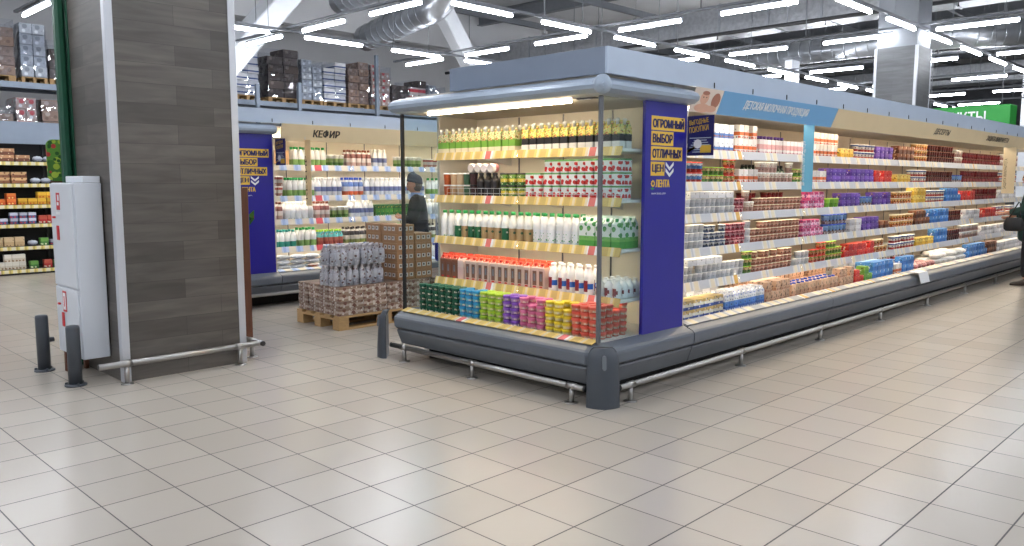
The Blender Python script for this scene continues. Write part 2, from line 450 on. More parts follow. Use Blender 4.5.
pillar(-.40, .575, 3.37, 4.20, 7.9, 'big pillar clad in dark grey-brown planks beside white fire cabinet', MT['wood'])
gp = MB().bbox(-.482, -.412, 4.17, 4.26, 0, 7.9, .02).build('green_post', MT['green'])
tag(gp, 'tall dark green post at the back corner of the plank pillar', 'post')
pillar(16.15, 17.05, 3.36, 4.25, 4.42, 'distant plank-clad pillar rising behind the long dairy case roof', MT['woodL'])
wp = empty('white_column', (21.0, 8.5, 0)); tag(wp, 'slim plain white column far behind the dairy case roof', 'column', kind='thing')
m = MB().bbox(0, .5, 0, .25, 0, 5.15, .02); m.build('shaft', MT['white'], wp)
MB().bbox(-.05, .55, -.05, .3, 5.15, 5.25, .02).build('head_plate', MT['beam'], wp)
wp = empty('white_column', (35.5, 4.9, 0)); tag(wp, 'plain white column far off beside the green banner', 'column', kind='thing')
MB().bbox(0, .9, 0, .8, 0, 7.9, .03).build('shaft', MT['white'], wp)
MB().bbox(-.08, .98, -.08, .88, 7.9, 7.99, .02).build('head_plate', MT['beam'], wp)

# ------------------------------------------------------------------ fire cabinet
fc = empty('fire_cabinet', (-.60, 3.6, 0)); tag(fc, 'tall white fire hose cabinet with red stickers on the plank pillar', 'cabinet')
MB().bbox(0, .192, 0, .52, .165, 1.485, .006).build('body', MT['cab'], fc)
MB().bbox(.07, .192, .02, .4, 1.487, 1.535, .004).build('top_cover', MT['white'], fc)
for z0, z1, nm in ((.70, 1.478, 'door'), (.175, .685, 'door')):
    d = MB().bbox(-.014, -.001, .012, .508, z0, z1, .004).build(nm, MT['cab'], fc)
    zc = 1.13 if z0 > .5 else .46
    MB().bbox(-.02, -.0145, .33, .385, zc - .08, zc + .03, .003).build('red_window', MT['red'], d)
    MB().bbox(-.03, -.0145, .40, .44, zc + .085, zc + .10, .003).build('latch', MT['red'], d)
    if z0 > .5:
        st = MB().bbox(-.0165, -.0145, .285, .365, 1.28, 1.41, .001).build('sticker', MT['red'], d, )
        m = MB(); m.bbox(-.0185, -.0168, .305, .345, 1.315, 1.34, .001); m.bbox(-.0185, -.0168, .295, .33, 1.35, 1.395, .001)
        m.bbox(-.0185, -.0168, .28, .37, 1.245, 1.265, .001); m.build('sticker_symbol', MT['wtext'], d)
    else:
        MB().bbox(-.0165, -.0145, .265, .35, .50, .66, .001).build('sticker', MT['red'], d)
        m = MB(); m.bbox(-.0185, -.0168, .278, .337, .515, .645, .001); m.build('sticker_symbol', MT['wtext'], d)
        MB().bbox(-.0195, -.0187, .30, .315, .54, .62, .001).build('sticker_bar', MT['red'], d)
m = MB()
for xx in (.012, .15): m.bbox(xx, xx + .03, .46, .50, 0, .164, .003)
m.build('foot', MT['board'], fc)

# bollards
def bollard(x, y, label, arm):
    r = empty('bollard', (x, y, 0)); tag(r, label, 'bollard', 'grey bollards guarding the fire cabinet')
    MB().lathe([(.047, .012), (.047, .43), (.042, .445), (.02, .45)], 16).build('post', MT['bollard'], r)
    m = MB().lathe([(.075, 0), (.075, .01), (.05, .014)], 16)
    m.build('base_flange', MT['bollard'], r)
    for k in range(3):
        a = k * 2.1 + .5
        MB().lathe([(.011, .01), (.011, .022), (.006, .026)], 6, .062 * math.cos(a), .062 * math.sin(a)).build('bolt', MT['bollard'], r)
    if arm: MB().tube([(.04, .02, .24), (.085, .02, .24)], .02, 8).build('stub', MT['bollard'], r)
bollard(-.70, 4.22, 'grey steel bollard beside the door edge of the fire cabinet, farther from plank face', True)
bollard(-.685, 3.535, 'grey steel bollard standing in front of the fire cabinet side, nearer plank face', False)

# ------------------------------------------------------------------ guard rails
def guard_rail(pts, posts, z, label, r=.021, black_ends=True):
    o = empty('guard_rail', (pts[0][0], pts[0][1], 0)); tag(o, label, 'rail')
    p0 = Vector((pts[0][0], pts[0][1], 0))
    MB().tube([Vector((x, y, z)) - p0 for x, y in pts], r, 12).build('rail_tube', MT['steel'], o)
    d = (Vector((pts[-1][0], pts[-1][1], 0)) - p0).normalized()
    for x, y in posts:
        q = Vector((x, y, 0)) - p0
        pm = MB().lathe([(.018, .006), (.018, z - .01)], 12, q.x, q.y).build('support_post', MT['steel'], o)
        MB().lathe([(.045, 0), (.045, .006), (.02, .009)], 14, q.x, q.y).build('floor_flange', MT['steel'], pm)
        c = q + Vector((0, 0, z))
        MB().tube([c - d * .035, c + d * .035], r + .004, 12).build('sleeve', MT['steel'], pm)
    if black_ends:
        for e, sgn in ((pts[0], -1), (pts[-1], 1)):
            q = Vector((e[0], e[1], z)) - p0
            MB().tube([q + d * sgn * .001, q + d * sgn * .018], r * .95, 12).build('end_cap', MT['pipe'], o)
    return o
guard_rail([(-.60, 3.30), (.655, 3.30)], [(-.405, 3.30), (.49, 3.30)], .155, 'brushed steel low guard rail along the plank pillar front', .024, False)
guard_rail([(.70, 3.32), (.70, 4.2)], [(.70, 3.50), (.70, 4.1)], .145, 'short steel guard rail around the side of the plank pillar', .022)
guard_rail([(1.51, 2.60), (1.51, .505)], [(1.51, 2.44), (1.51, 1.605), (1.51, .614)], .118, 'steel guard rail along the front of the glass end case')
guard_rail([(1.70, .352), (15.2, .352)], [(1.823 + 1.512 * k, .352) for k in range(9)], .118, 'long steel guard rail running along the foot of the long dairy case')
guard_rail([(1.3, 5.87), (7.3, 5.87)], [(1.8 + 1.5 * k, 5.87) for k in range(4)], .165, 'steel guard rail at the foot of the kefir case')

# corner guards
def corner_guard(x, y, ang, label):
    r = empty('corner_guard', (x, y, 0), ang); tag(r, label, 'corner guard', 'grey corner guards of the end case')
    # outline in (u, z): upright shield with rounded shoulders; bowed outwards along -v
    m = MB(); W, H = .108, .40
    n = 12; rows = [0, .1, .2, .3, .34, .365, .385, .397, .40]
    vs = []
    for z in rows:
        k = 1.0 if z <= .30 else math.sqrt(max(0.0, 1 - ((z - .30) / .1006) ** 2)) * .45 + .55
        wv = W * k * (1.03 - .06 * z / H)
        for i in range(n + 1):
            t = -1 + 2 * i / n
            bow = .055 * (1 - t * t)
            lean = -.03 * (z / H) ** 2 if z < .34 else -.03 * (z / H) ** 2 - (z - .34) * .4
            vs.append((wv * t, -bow - lean - .0, z))
        for i in range(n + 1):
            t = 1 - 2 * i / n
            vs.append((wv * t, .035 + 0 * t, z))
    N = 2 * (n + 1); fs = []
    for a in range(len(rows) - 1):
        for i in range(N):
            j = (i + 1) % N
            fs.append((a * N + i, a * N + j, (a + 1) * N + j, (a + 1) * N + i))
    m.add(vs, fs, 0, True)
    m.add(vs[-N:], [tuple(range(N))]); m.add(vs[:N], [tuple(range(N - 1, -1, -1))])
    m.build('shield', MT['guard'], r)
    s = MB(); vs = []; k = 10
    ring = [(0.013 * math.cos(PI * i / k), .035 + .013 * math.sin(PI * i / k)) for i in range(k + 1)] + [(-0.013 * math.cos(PI * i / k), -.035 - .013 * math.sin(PI * i / k)) for i in range(k + 1)]
    L = len(ring)
    vs = [(u, -.068 + .03 * ((.31 + z) / H) ** 2, .31 + z) for u, z in ring] + [(u, -.03, .31 + z) for u, z in ring]
    s.add(vs, [tuple(range(L - 1, -1, -1))] + [(i, (i + 1) % L, L + (i + 1) % L, L + i) for i in range(L)])
    s.build('slot_inlay', MT['guard_slot'], r)
corner_guard(1.568, .388, -PI / 4, 'grey rounded corner guard where the end case meets the long dairy case')
corner_guard(1.52, 2.74, -PI * .74, 'grey rounded corner guard at the end case corner beside the pallet')
# ------------------------------------------------------------------ refrigerated cases
BUMP = [(0, .262), (0, .405), (.018, .412), (.098, .376), (.115, .362), (.12, .345), (.116, .285), (.10, .268)]
SKIRT = [(-.02, .13), (-.02, .256), (.092, .256), (.097, .245), (.062, .142), (.055, .132)]
PLINTH = [(-.28, 0.0), (-.28, .126), (-.17, .126), (-.17, 0.0)]
CANOPY = [(-.30, 2.052), (.02, 2.052), (.075, 2.06), (.112, 2.085), (.118, 2.11), (.10, 2.135), (.055, 2.158), (-.01, 2.175), (-.09, 2.185), (-.30, 2.185)]

def fittings(r, path, front=None):
    MB().sweep(BUMP, path).build('bumper_moulding', MT['mould'], r)
    MB().sweep(SKIRT, path).build('lower_skirt', MT['mould2'], r)
    MB().sweep(PLINTH, path).build('plinth', MT['black'], r)

def quad_strip(name, mat, parent, y0, y1, xb, zb, xt, zt, th=.006):
    """sloped price strip running along y, from lower edge (xb, zb) to upper edge (xt, zt)"""
    m = MB(); n = Vector((zb - zt, 0, xt - xb)).normalized() * th
    vs = [(xb, y0, zb), (xb, y1, zb), (xt, y1, zt), (xt, y0, zt)]
    vs += [(x + n.x, y, z + n.z) for x, y, z in vs]
    m.add(vs, [(0, 1, 2, 3), (7, 6, 5, 4), (0, 4, 5, 1), (1, 5, 6, 2), (2, 6, 7, 3), (3, 7, 4, 0)])
    return m.build(name, mat, parent)
def quad_strip_x(name, mat, parent, x0, x1, yb, zb, yt, zt, th=.006):
    m = MB(); n = Vector((0, zb - zt, yt - yb)).normalized() * th
    vs = [(x0, yb, zb), (x1, yb, zb), (x1, yt, zt), (x0, yt, zt)]
    vs += [(x, y + n.y, z + n.z) for x, y, z in vs]
    m.add(vs, [(3, 2, 1, 0), (4, 5, 6, 7), (1, 5, 4, 0), (2, 6, 5, 1), (3, 7, 6, 2), (0, 4, 7, 3)])
    return m.build(name, mat, parent)

# ---- end case
EC_SH = [1.722, 1.368, 1.022, .668]
ec = empty('end_display_case', (0, 0, 0)); tag(ec, 'glass-sided refrigerated end case with open front and royal blue side panel', 'display case')
fittings(ec, [(2.30, 2.585), (1.69, 2.585), (1.63, 2.525), (1.63, .555), (1.695, .49), (2.645, .49)])
MB().box(1.66, 2.5, .515, 2.545, .13, .385).build('deck_tub', MT['canin'], ec)
MB().box(1.665, 2.46, .51, 2.54, .386, .404).build('deck_plate', MT['shelf'], ec)
MB().box(2.46, 2.5, .50, 2.55, .405, 2.045).build('back_panel', MT['cream'], ec)
m = MB()
for yy in (1.02, 1.52, 2.02): m.box(2.452, 2.458, yy - .006, yy + .006, .41, 2.04)
m.build('panel_seam', MT['post'], ec)
for zz in EC_SH:
    s = MB().bbox(1.925, 2.455, .52, 2.50, zz - .022, zz, .004).build('shelf', MT['shelf'], ec)
    for a, b in ((.52, 1.505), (1.515, 2.50)):
        quad_strip('price_strip', MT['stripY'], s, a, b, 1.902, zz - .05, 1.922, zz + .012)
    for yy in (.9, 1.51, 2.1):
        MB().prism([(2.44, zz - .024), (2.0, zz - .024), (2.0, zz - .03), (2.44, zz - .09)], yy - .003, yy + .003).build('shelf_bracket', MT['shelf'], s)
# wire fence in front of second shelf
wf = MB()
for dz in (.03, .07): wf.tube([(1.93, .54, 1.37 + dz), (1.93, 2.36, 1.37 + dz)], .0022, 5)
for k in range(27): wf.tube([(1.93, .54 + k * .07, 1.368), (1.93, .54 + k * .07, 1.44)], .0018, 4)
wf.build('wire_fence', MT['wire'], ec)
quad_strip('deck_price_strip', MT['stripYx'], ec, .50, 2.56, 1.578, .404, 1.648, .424)
# side glass + solid rear sides
for yy, nm in ((.485, 'side_glass'), (2.575, 'side_glass')):
    MB().box(1.64, 2.10 if yy < 1 else 2.02, yy - .004, yy + .004, .413, 2.05).build(nm, MT['glass'], ec)
MB().bbox(1.615, 1.645, .472, .497, .412, 2.05, .004).build('glass_post', MT['post'], ec)
MB().bbox(1.615, 1.645, 2.563, 2.588, .412, 2.05, .004).build('glass_post', MT['postdk'], ec)
MB().box(2.02, 2.5, 2.56, 2.59, .13, 2.05).build('rear_side_panel', MT['canin'], ec)
bp = MB().bbox(2.10, 2.625, .462, .49, .405, 2.075, .003).build('blue_side_panel', MT['blue'], ec)
MB().bbox(2.627, 2.645, .47, .50, .405, 2.05, .003).build('panel_edge', MT['canin'], ec)
# canopy
MB().box(1.66, 2.5, .50, 2.56, 2.05, 2.19).build('canopy_ceiling', MT['canin'], ec)
MB().sweep(CANOPY, [(1.63, 2.615), (1.63, .49), (2.645, .49)], 0, False).build('canopy_hood', MT['canopy'], ec)
MB().ball((1.562, .422, 2.112), (.06, .06, .066), 16, 10).build('canopy_corner_cap', MT['canopy'], ec)
MB().tube([(1.70, 2.32, 2.038), (1.70, .80, 2.038)], .010, 10).build('lamp_tube', MT['tubew'], ec)
for zz in EC_SH[:]:
    MB().box(1.945, 1.965, .6, 2.42, zz - .030, zz - .024).build('shelf_lamp', MT['led2'], ec)
vl = MB().bbox(1.66, 1.70, .56, .72, 2.042, 2.049, .002).build('vent_label', MT['tray'], ec)
for k in range(2): MB().bbox(1.665, 1.695, .62 + k * .05, .655 + k * .05, 2.038, 2.0415, .001).build('label_mark', MT['wtext'], vl)
# writing on the blue side panel
def blue_panel_text(parent, x0, y, zs, wsc=1.0):
    ud, vd = (1, 0, 0), (0, 0, 1)
    rows = [('ОГРОМНЫЙ', zs, .42), ('ВЫБОР', zs - .106, .275), ('ОТЛИЧНЫХ', zs - .212, .395), ('ЦЕН', zs - .32, .168)]
    for tx, z, wd in rows:
        blk = MB().box(x0, x0 + wd * wsc, y - .003, y - .001, z, z + .098).build('text_block', MT['yel'], parent)
        put_text('lettering', tx, MT['navytext'], blk, (x0 + .016, y - .003, z + .018), ud, vd, wd * wsc - .032, .062 if tx != 'ОГРОМНЫЙ' else .074, .06, .0015)
    for k in range(2):
        zz = zs - .32 + .045 - k * .046
        xa = x0 + .185 * wsc
        m = MB(); th = .024
        pts = [(0, .055), (.05, .017), (.10, .055), (.10, .055 - th), (.05, .017 - th), (0, .055 - th)]
        m.prism([(xa + a * wsc, zz + b) for a, b in pts], y - .003, y - .001); m.build('white_chevron', MT['wtext'], parent)
    lg = MB(); c = (x0 + .03, zs - .375)
    lg.prism([(c[0] + .026 * math.cos(a * PI / 9) * (1 if a % 2 else .8), c[1] + .026 * math.sin(a * PI / 9) * (1 if a % 2 else .8)) for a in range(18)], y - .0025, y - .001)
    fl = lg.build('flower_emblem', MT['yel'], parent)
    MB().prism([(c[0] + .011 * math.cos(a * PI / 6), c[1] + .011 * math.sin(a * PI / 6)) for a in range(12)], y - .0035, y - .0026).build('emblem_centre', MT['navytext'], fl)
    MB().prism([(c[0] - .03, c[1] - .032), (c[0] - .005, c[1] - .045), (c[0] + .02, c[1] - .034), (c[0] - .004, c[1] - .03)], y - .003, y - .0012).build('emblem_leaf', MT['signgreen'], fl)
    put_text('lettering', 'ЛЕНТА', MT['yel'], parent, (x0 + .066, y, zs - .40), ud, vd, .17 * wsc, .052, .06, .0015)
    put_text('lettering', 'www.lenta.com', MT['wtext'], parent, (x0 + .012, y, zs - .452), ud, vd, .18 * wsc, .018, .0, .0015)
blue_panel_text(bp, 2.168, .462, 1.855)

# ---- roof fascia over the island
def fascia(x0, x1, y0, y1, z0, z1, label, hooks):
    r = empty('roof_fascia', (x0, y0, 0)); tag(r, label, 'roof fascia')
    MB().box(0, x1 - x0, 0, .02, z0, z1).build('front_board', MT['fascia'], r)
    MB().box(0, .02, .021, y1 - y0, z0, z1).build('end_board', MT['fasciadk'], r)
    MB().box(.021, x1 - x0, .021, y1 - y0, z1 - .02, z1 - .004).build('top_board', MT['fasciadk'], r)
    m = MB()
    for h in hooks: m.box(h - x0 - .004, h - x0 + .004, -.006, -.001, z0 + .01, z0 + .05)
    m.build('sign_hook', MT['pipe'], r)
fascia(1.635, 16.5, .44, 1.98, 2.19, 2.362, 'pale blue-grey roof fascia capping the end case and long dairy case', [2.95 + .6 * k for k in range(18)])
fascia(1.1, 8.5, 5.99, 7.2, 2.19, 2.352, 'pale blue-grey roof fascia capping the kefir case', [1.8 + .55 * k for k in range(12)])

# ---- long multideck units
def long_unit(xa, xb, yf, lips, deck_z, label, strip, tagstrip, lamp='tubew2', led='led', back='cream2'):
    r = empty('dairy_case', (0, 0, 0)); tag(r, label, 'display case', 'refrigerated dairy case units')
    fittings(r, [(xa + .003, yf), (xb - .003, yf)])
    MB().box(xa + .003, xb - .003, yf + .03, yf + .80, .13, deck_z - .022).build('deck_tub', MT['canin'], r)
    MB().box(xa + .003, xb - .003, yf + .02, yf + .79, deck_z - .02, deck_z).build('deck_plate', MT['shelf'], r)
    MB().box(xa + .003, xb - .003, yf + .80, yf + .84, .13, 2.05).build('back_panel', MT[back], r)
    m = MB()
    for k in range(1, int((xb - xa) / .62) + 1): m.box(xa + k * .625 - .005, xa + k * .625 + .005, yf + .792, yf + .798, deck_z + .01, 2.03)
    m.build('panel_seam', MT['post'], r)
    quad_strip_x('deck_price_strip', MT[tagstrip], r, xa + .01, xb - .01, yf - .045, .404, yf + .03, .425)
    for zz in lips:
        n = max(1, round((xb - xa) / 1.25)); w = (xb - xa) / n
        for k in range(n):
            x0, x1 = xa + k * w + .008, xa + (k + 1) * w - .008
            s = MB().bbox(x0, x1, yf + .225, yf + .79, zz, zz + .02, .003).build('shelf', MT['shelf'], r)
            quad_strip_x('price_strip', MT[strip], s, x0, x1, yf + .203, zz - .042, yf + .222, zz + .03)
        MB().box(xa + .03, xb - .03, yf + .24, yf + .258, zz - .008, zz - .002).build('shelf_lamp', MT[led], r)
    MB().box(xa + .003, xb - .003, yf + .10, yf + .84, 2.052, 2.16).build('canopy_ceiling', MT['canin'], r)
    MB().tube([(xa + .05, yf + .075, 2.045), (xb - .05, yf + .075, 2.045)], .013, 8).build('lamp_tube', MT[lamp], r)
    return r
LC = [1.725, 1.462, 1.20, .92, .645]
nmz = ['first', 'second', 'third', 'fourth', 'fifth']
what = ['blue milk trays', 'blue-capped tan cartons', 'white milk bags', 'dark dessert cups', 'far stacked packs']
for k in range(5):
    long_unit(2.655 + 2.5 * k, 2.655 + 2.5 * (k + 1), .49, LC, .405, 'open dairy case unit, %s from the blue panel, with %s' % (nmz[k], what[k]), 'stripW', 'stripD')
KL = [1.675, 1.29, 1.0, .655]
for k in range(2):
    long_unit(2.37 + 2.5 * k, 2.37 + 2.5 * (k + 1), 6.02, KL, .405, ['kefir case unit of bottles beside its blue end panel', 'kefir case unit of bottles behind the man in beanie'][k], 'stripB', 'stripB', led='led2', back='cream')
# kefir end piece with blue panel
ke = empty('end_display_case', (0, 0, 0)); tag(ke, 'closed end of the kefir case with royal blue panel behind the pillar', 'display case')
fittings(ke, [(1.2, 6.02), (2.367, 6.02)])
MB().box(1.2, 2.36, 6.06, 6.86, .13, 2.05).build('case_body', MT['canin'], ke)
kb = MB().bbox(1.3, 2.345, 5.992, 6.02, .405, 2.07, .003).build('blue_side_panel', MT['blue'], ke)
MB().bbox(2.347, 2.365, 6.0, 6.03, .405, 2.05, .003).build('panel_edge', MT['canin'], ke)
MB().sweep(CANOPY, [(1.2, 6.02), (2.367, 6.02)], 0, False).build('canopy_hood', MT['canopy'], ke)
blue_panel_text(kb, 1.87, 5.992, 1.78, 1.0)

# ---- header signs (leaning boards) ------------------------------------------
def header(x0, x1, yf, mat, label, texts, z0=2.015, z1=2.188, tmat=None, name='header_sign'):
    r = empty(name, (0, 0, 0)); tag(r, label, 'sign')
    yt, yb = yf - .072, yf - .002
    m = MB(); vs = [(x0, yb, z0), (x1, yb, z0), (x1, yt, z1), (x0, yt, z1)]
    vs += [(a, b + .008, c) for a, b, c in vs]
    m.add(vs, [(0, 1, 2, 3), (7, 6, 5, 4), (1, 0, 4, 5), (2, 1, 5, 6), (3, 2, 6, 7), (0, 3, 7, 4)])
    b = m.build('board', mat, r)
    vd = Vector((0, yt - yb, z1 - z0)).normalized()
    for tx, xx, w, h, dz in texts:
        f = dz / (z1 - z0)
        put_text('lettering', tx, tmat or MT['dtext'], b, (xx, yb + (yt - yb) * f, z0 + dz), (1, 0, 0), vd, w, h, .05 if tx == 'КЕФИР' else .03, .002)
    return r
ph = header(2.68, 3.07, .49, M('photo_backing', (232, 216, 202), .5, 0, .05, 9), 'photo sign of two babies beside the sky blue header', [], name='photo_sign')
b = ph.children[0]
vd = Vector((0, -.07, .173)).normalized(); nn = Vector((1, 0, 0)).cross(vd)
def photo_blob(nm, u, v, ru, rv, mat, off):
    o = Vector((2.68 + u, .488 + vd.y * v, 2.015 + vd.z * v)) + nn * off
    vs = [o + Vector((1, 0, 0)) * (ru * math.cos(a * PI / 12)) + vd * (rv * math.sin(a * PI / 12)) for a in range(24)]
    MB().add([tuple(q) for q in vs], [tuple(range(24))]).build(nm, mat, b)
sk1 = M('photo_skin', (226, 178, 152), .5, 0, .06, 14); sk2 = M('photo_skin_dark', (176, 118, 96), .5, 0, .06, 14)
photo_blob('printed_body', .16, .035, .11, .034, sk1, .0015)
photo_blob('printed_head', .15, .112, .058, .05, sk1, .002)
photo_blob('printed_head', .315, .10, .06, .06, sk2, .0022)
photo_blob('printed_arm', .28, .035, .08, .026, sk1, .0026)
photo_blob('printed_hair', .15, .15, .05, .016, sk2, .003)
for du in (.13, .17): photo_blob('printed_eye', du, .118, .007, .005, MT['dtext'], .0034)
header(3.075, 5.195, .49, MT['skyblue'], 'sky blue header sign with white lettering over baby milk shelves', [('ДЕТСКАЯ МОЛОЧНАЯ ПРОДУКЦИЯ', 3.44, 1.16, .08, .055)], tmat=MT['wtext'])
header(5.20, 15.15, .49, MT['beige'], 'long beige header sign with dark lettering over the dessert shelves', [('ДЕСЕРТЫ', 8.12, .56, .082, .05), ('ЗАЩИТА ИММУНИТЕТА', 10.35, 1.15, .085, .05)])
header(2.46, 7.35, 6.02, MT['beige'], 'beige header sign with dark lettering over the kefir case', [('КЕФИР', 2.905, .375, .098, .055)], z0=1.985)

# ---- flags sticking out into the aisle
def flag(x, y0, y1, z0, z1, mat, label, kind):
    r = empty('aisle_flag', (0, 0, 0)); tag(r, label, 'sign')
    p = MB().bbox(x, x + .006, y0, y1, z0, z1, .001).build('board', mat, r)
    if kind == 'ad':
        W = y1 - y0
        for tx, zz, h in (('ВЫГОДНЫЕ', z1 - .075, .042), ('ПОКУПКИ', z1 - .125, .042)):
            put_text('lettering', tx, MT['yel'], p, (x, y1 - .03, zz), (0, -1, .12), (0, .12, 1), W - .07, h, .012, .0015)
        m = MB()
        for k in range(7):
            zz = z1 - .165 - k * .017; q = .02 + .012 * ((k * 7) % 4)
            m.box(x - .001, x, y0 + q, y1 - q - .01, zz, zz + .007)
        m.build('text_lines', MT['fascia'], p)
        MB().box(x - .0012, x - .0002, y0 + .02, y0 + .11, z0 + .02, z0 + .075).build('yellow_card', MT['yel'], p)
        m = MB(); c = (y0 + .13, z0 + .085)
        m.add([(x - .002, c[0] + .034 * math.cos(a * PI / 8), c[1] + .034 * math.sin(a * PI / 8)) for a in range(16)], [tuple(range(15, -1, -1))])
        m.build('magnifier_lens', MT['wtext'], p)
        m = MB(); m.add([(x - .0022, c[0] + .03, c[1] - .018), (x - .0022, c[0] + .095, c[1] - .05), (x - .0022, c[0] + .09, c[1] - .064), (x - .0022, c[0] + .022, c[1] - .032)], [(0, 1, 2, 3), (3, 2, 1, 0)])
        m.build('magnifier_handle', MT['yel'], p)
    else:
        put_text('lettering', kind, MT['wtext'] if mat == MT['cyanflag'] else MT['dtext'], p, (x, (y0 + y1) / 2 + .02, z0 + .10 * (z1 - z0)), (0, 0, 1), (0, 1, 0), (z1 - z0) * .66, .045, .0, .0015)
    MB().tube([(x + .003, y1 - .01, z1), (x + .003, y1 - .01, max(2.02, z1 + .04))], .004, 6).build('hanger', MT['trim'], r)
    if y1 < 1: MB().bbox(x - .004, x + .012, y1 - .012, y1 + .0, z0 + .06, z0 + .09, .002).build('clip', MT['trim'], r)
flag(2.668, .265, .495, 1.685, 1.975, MT['bluedk'], 'navy advert flag hanging beside the blue panel of the end case', 'ad')
flag(4.64, .40, .50, 1.40, 2.01, MT['cyanflag'], 'light blue vertical flag hanging under the sky blue header', 'ДЕТСКАЯ МОЛОЧНАЯ ПРОДУКЦИЯ')
flag(11.45, .32, .49, 1.32, 2.01, MT['beige'], 'beige vertical flag hanging from the long beige header sign', 'ЗАЩИТА ИММУНИТЕТА')
flag(2.378, 5.76, 5.985, 1.69, 2.0, MT['bluedk'], 'navy advert flag hanging beside the blue panel of the kefir case', 'ad')
flag(2.79, 5.88, 6.01, 1.2, 2.005, MT['beige'], 'beige vertical flag hanging in front of the kefir shelves', 'КЕФИР')
flag(5.15, 5.88, 6.01, 1.2, 2.005, MT['beige'], 'beige vertical flag hanging in the kefir case behind the man', 'ЙОГУРТ')
# ------------------------------------------------------------------ hall lamps, ducts, racks
ZL = 4.66
fwv = fw; rv = Vector((math.sin(yaw), -math.cos(yaw), 0)); uv = rv.cross(fwv)
def seen(p):
    d = Vector(p) - co.location; z = d.dot(fwv)
    if z < .5: return False
    x = 512 + 807 * d.dot(rv) / z; y = 273 - 807 * d.dot(uv) / z
    return -40 < x < 1064 and -30 < y < 560
lamp_me = None
def lamp_meshes():
    a = MB().tube([(-.75, 0, 0), (.75, 0, 0)], .034, 10).mesh('lamp_tube', MT['tube'])
    b = MB().bbox(-.77, .77, -.04, .04, .045, .075, .005).mesh('lamp_housing', MT['tray'])
    return a, b
LA, LB = lamp_meshes()
n_l = 0
def lamp(cx, cy, rz, label):
    global n_l
    n_l += 1
    r = empty('ceiling_lamp', (cx, cy, ZL), rz); tag(r, label, 'ceiling lamp', 'white tube lamps of the hall')
    link('housing', LB, r); link('tube', LA, r)
ROWSB = [(-6.4, 'first'), (-1.5, 'second'), (3.27, 'third'), (8.31, 'fourth'), (13.22, 'fifth')]
COLA = [-7.0, -2.5, 2.1, 6.7, 11.33, 15.9, 20.5, 25.28, 29.9, 34.5]
for ry, rn in ROWSB:
    k = 0
    for i in range(-6, 15):
        x = 9.65 + .75 + 2.38 * i + (0 if ry > 5 else -.3)
        if abs(x) > 40 or x < -8: continue
        if not (seen((x, ry, ZL)) or (x < 12 and (i % 2 == 0 or ry > 0))): continue
        if ry > 13 and x > 14: continue
        k += 1
        lamp(x, ry, 0, 'tube lamp running lengthwise, %s in the %s lengthwise row from the entrance side' % (nth(k), rn))
for ci, cx in enumerate(COLA):
    k = 0
    for j in range(-4, 6):
        y = 1.46 + .75 + 2.4 * j
        if min(abs(y - q[0]) for q in ROWSB) < .3 and False: continue
        if not (seen((cx, y, ZL)) or (cx < 12 and j % 2 == 0)): continue
        if cx > 30 and y > 9: continue
        k += 1
        lamp(cx + .12, y, PI / 2, 'tube lamp running crosswise, %s in the %s crosswise line of lamps' % (nth(k), nth(ci + 1)))
# trunking trays above the lamps
for ry, rn in ROWSB[1:]:
    r = empty('lamp_trunking', (0, ry, ZL)); tag(r, 'long grey lamp trunking hung on wires, %s lengthwise line' % rn, 'lamp trunking', 'lamp trunking of the hall')
    MB().box(-8.5, 36, -.035, .035, .078, .125).build('channel', MT['tray'], r)
    for k in range(12 if ry < 13 else 6): MB().tube([((-7.1 if ry < 13 else -8.3) + 3.6 * k, 0, .125), ((-7.1 if ry < 13 else -8.3) + 3.6 * k, 0, ZC - ZL - .002)], .008, 5).build('hanging_wire', MT['beam'], r)
for ci, cx in enumerate(COLA):
    r = empty('lamp_trunking', (cx + .12, 0, ZL)); tag(r, 'grey lamp trunking crossing the hall, %s crosswise line' % nth(ci + 1), 'lamp trunking', 'lamp trunking of the hall')
    MB().box(-.035, .035, -8.5, 15.5, .127, .17).build('channel', MT['tray'], r)
    for k in range(6): MB().tube([(0, -6.5 + 4.1 * k, .17), (0, -6.5 + 4.1 * k, ZC - ZL - .002)], .008, 5).build('hanging_wire', MT['beam'], r)

# roof beams across the hall
for k, x in enumerate((13.9, 19.5, 24.9, 30.7, 41.9, 47.5)):
    pass
    b = MB().box(-.12, .12, -8.9, 25.9, 0, .03); b.box(-.02, .02, -8.9, 25.9, .03, .45); b.box(-.12, .12, -8.9, 25.9, .45, .48)
    tag(b.build('roof_girder', MT['beam'], None, loc=(x, 0, 7.5)), 'dark steel roof girder, %s of the line under the ceiling' % nth(k + 1), 'roof girder', 'roof girders', 'thing')
for k in range(5):
    y = 2.2 + 4.05 * k
    b = MB().box(9, 50, -.06, .06, 0, .2)
    tag(b.build('roof_purlin', MT['beam'], None, loc=(0, y, 7.25)), 'long thin roof purlin, %s from the entrance side' % nth(k + 1), 'purlin', 'roof purlins', 'thing')

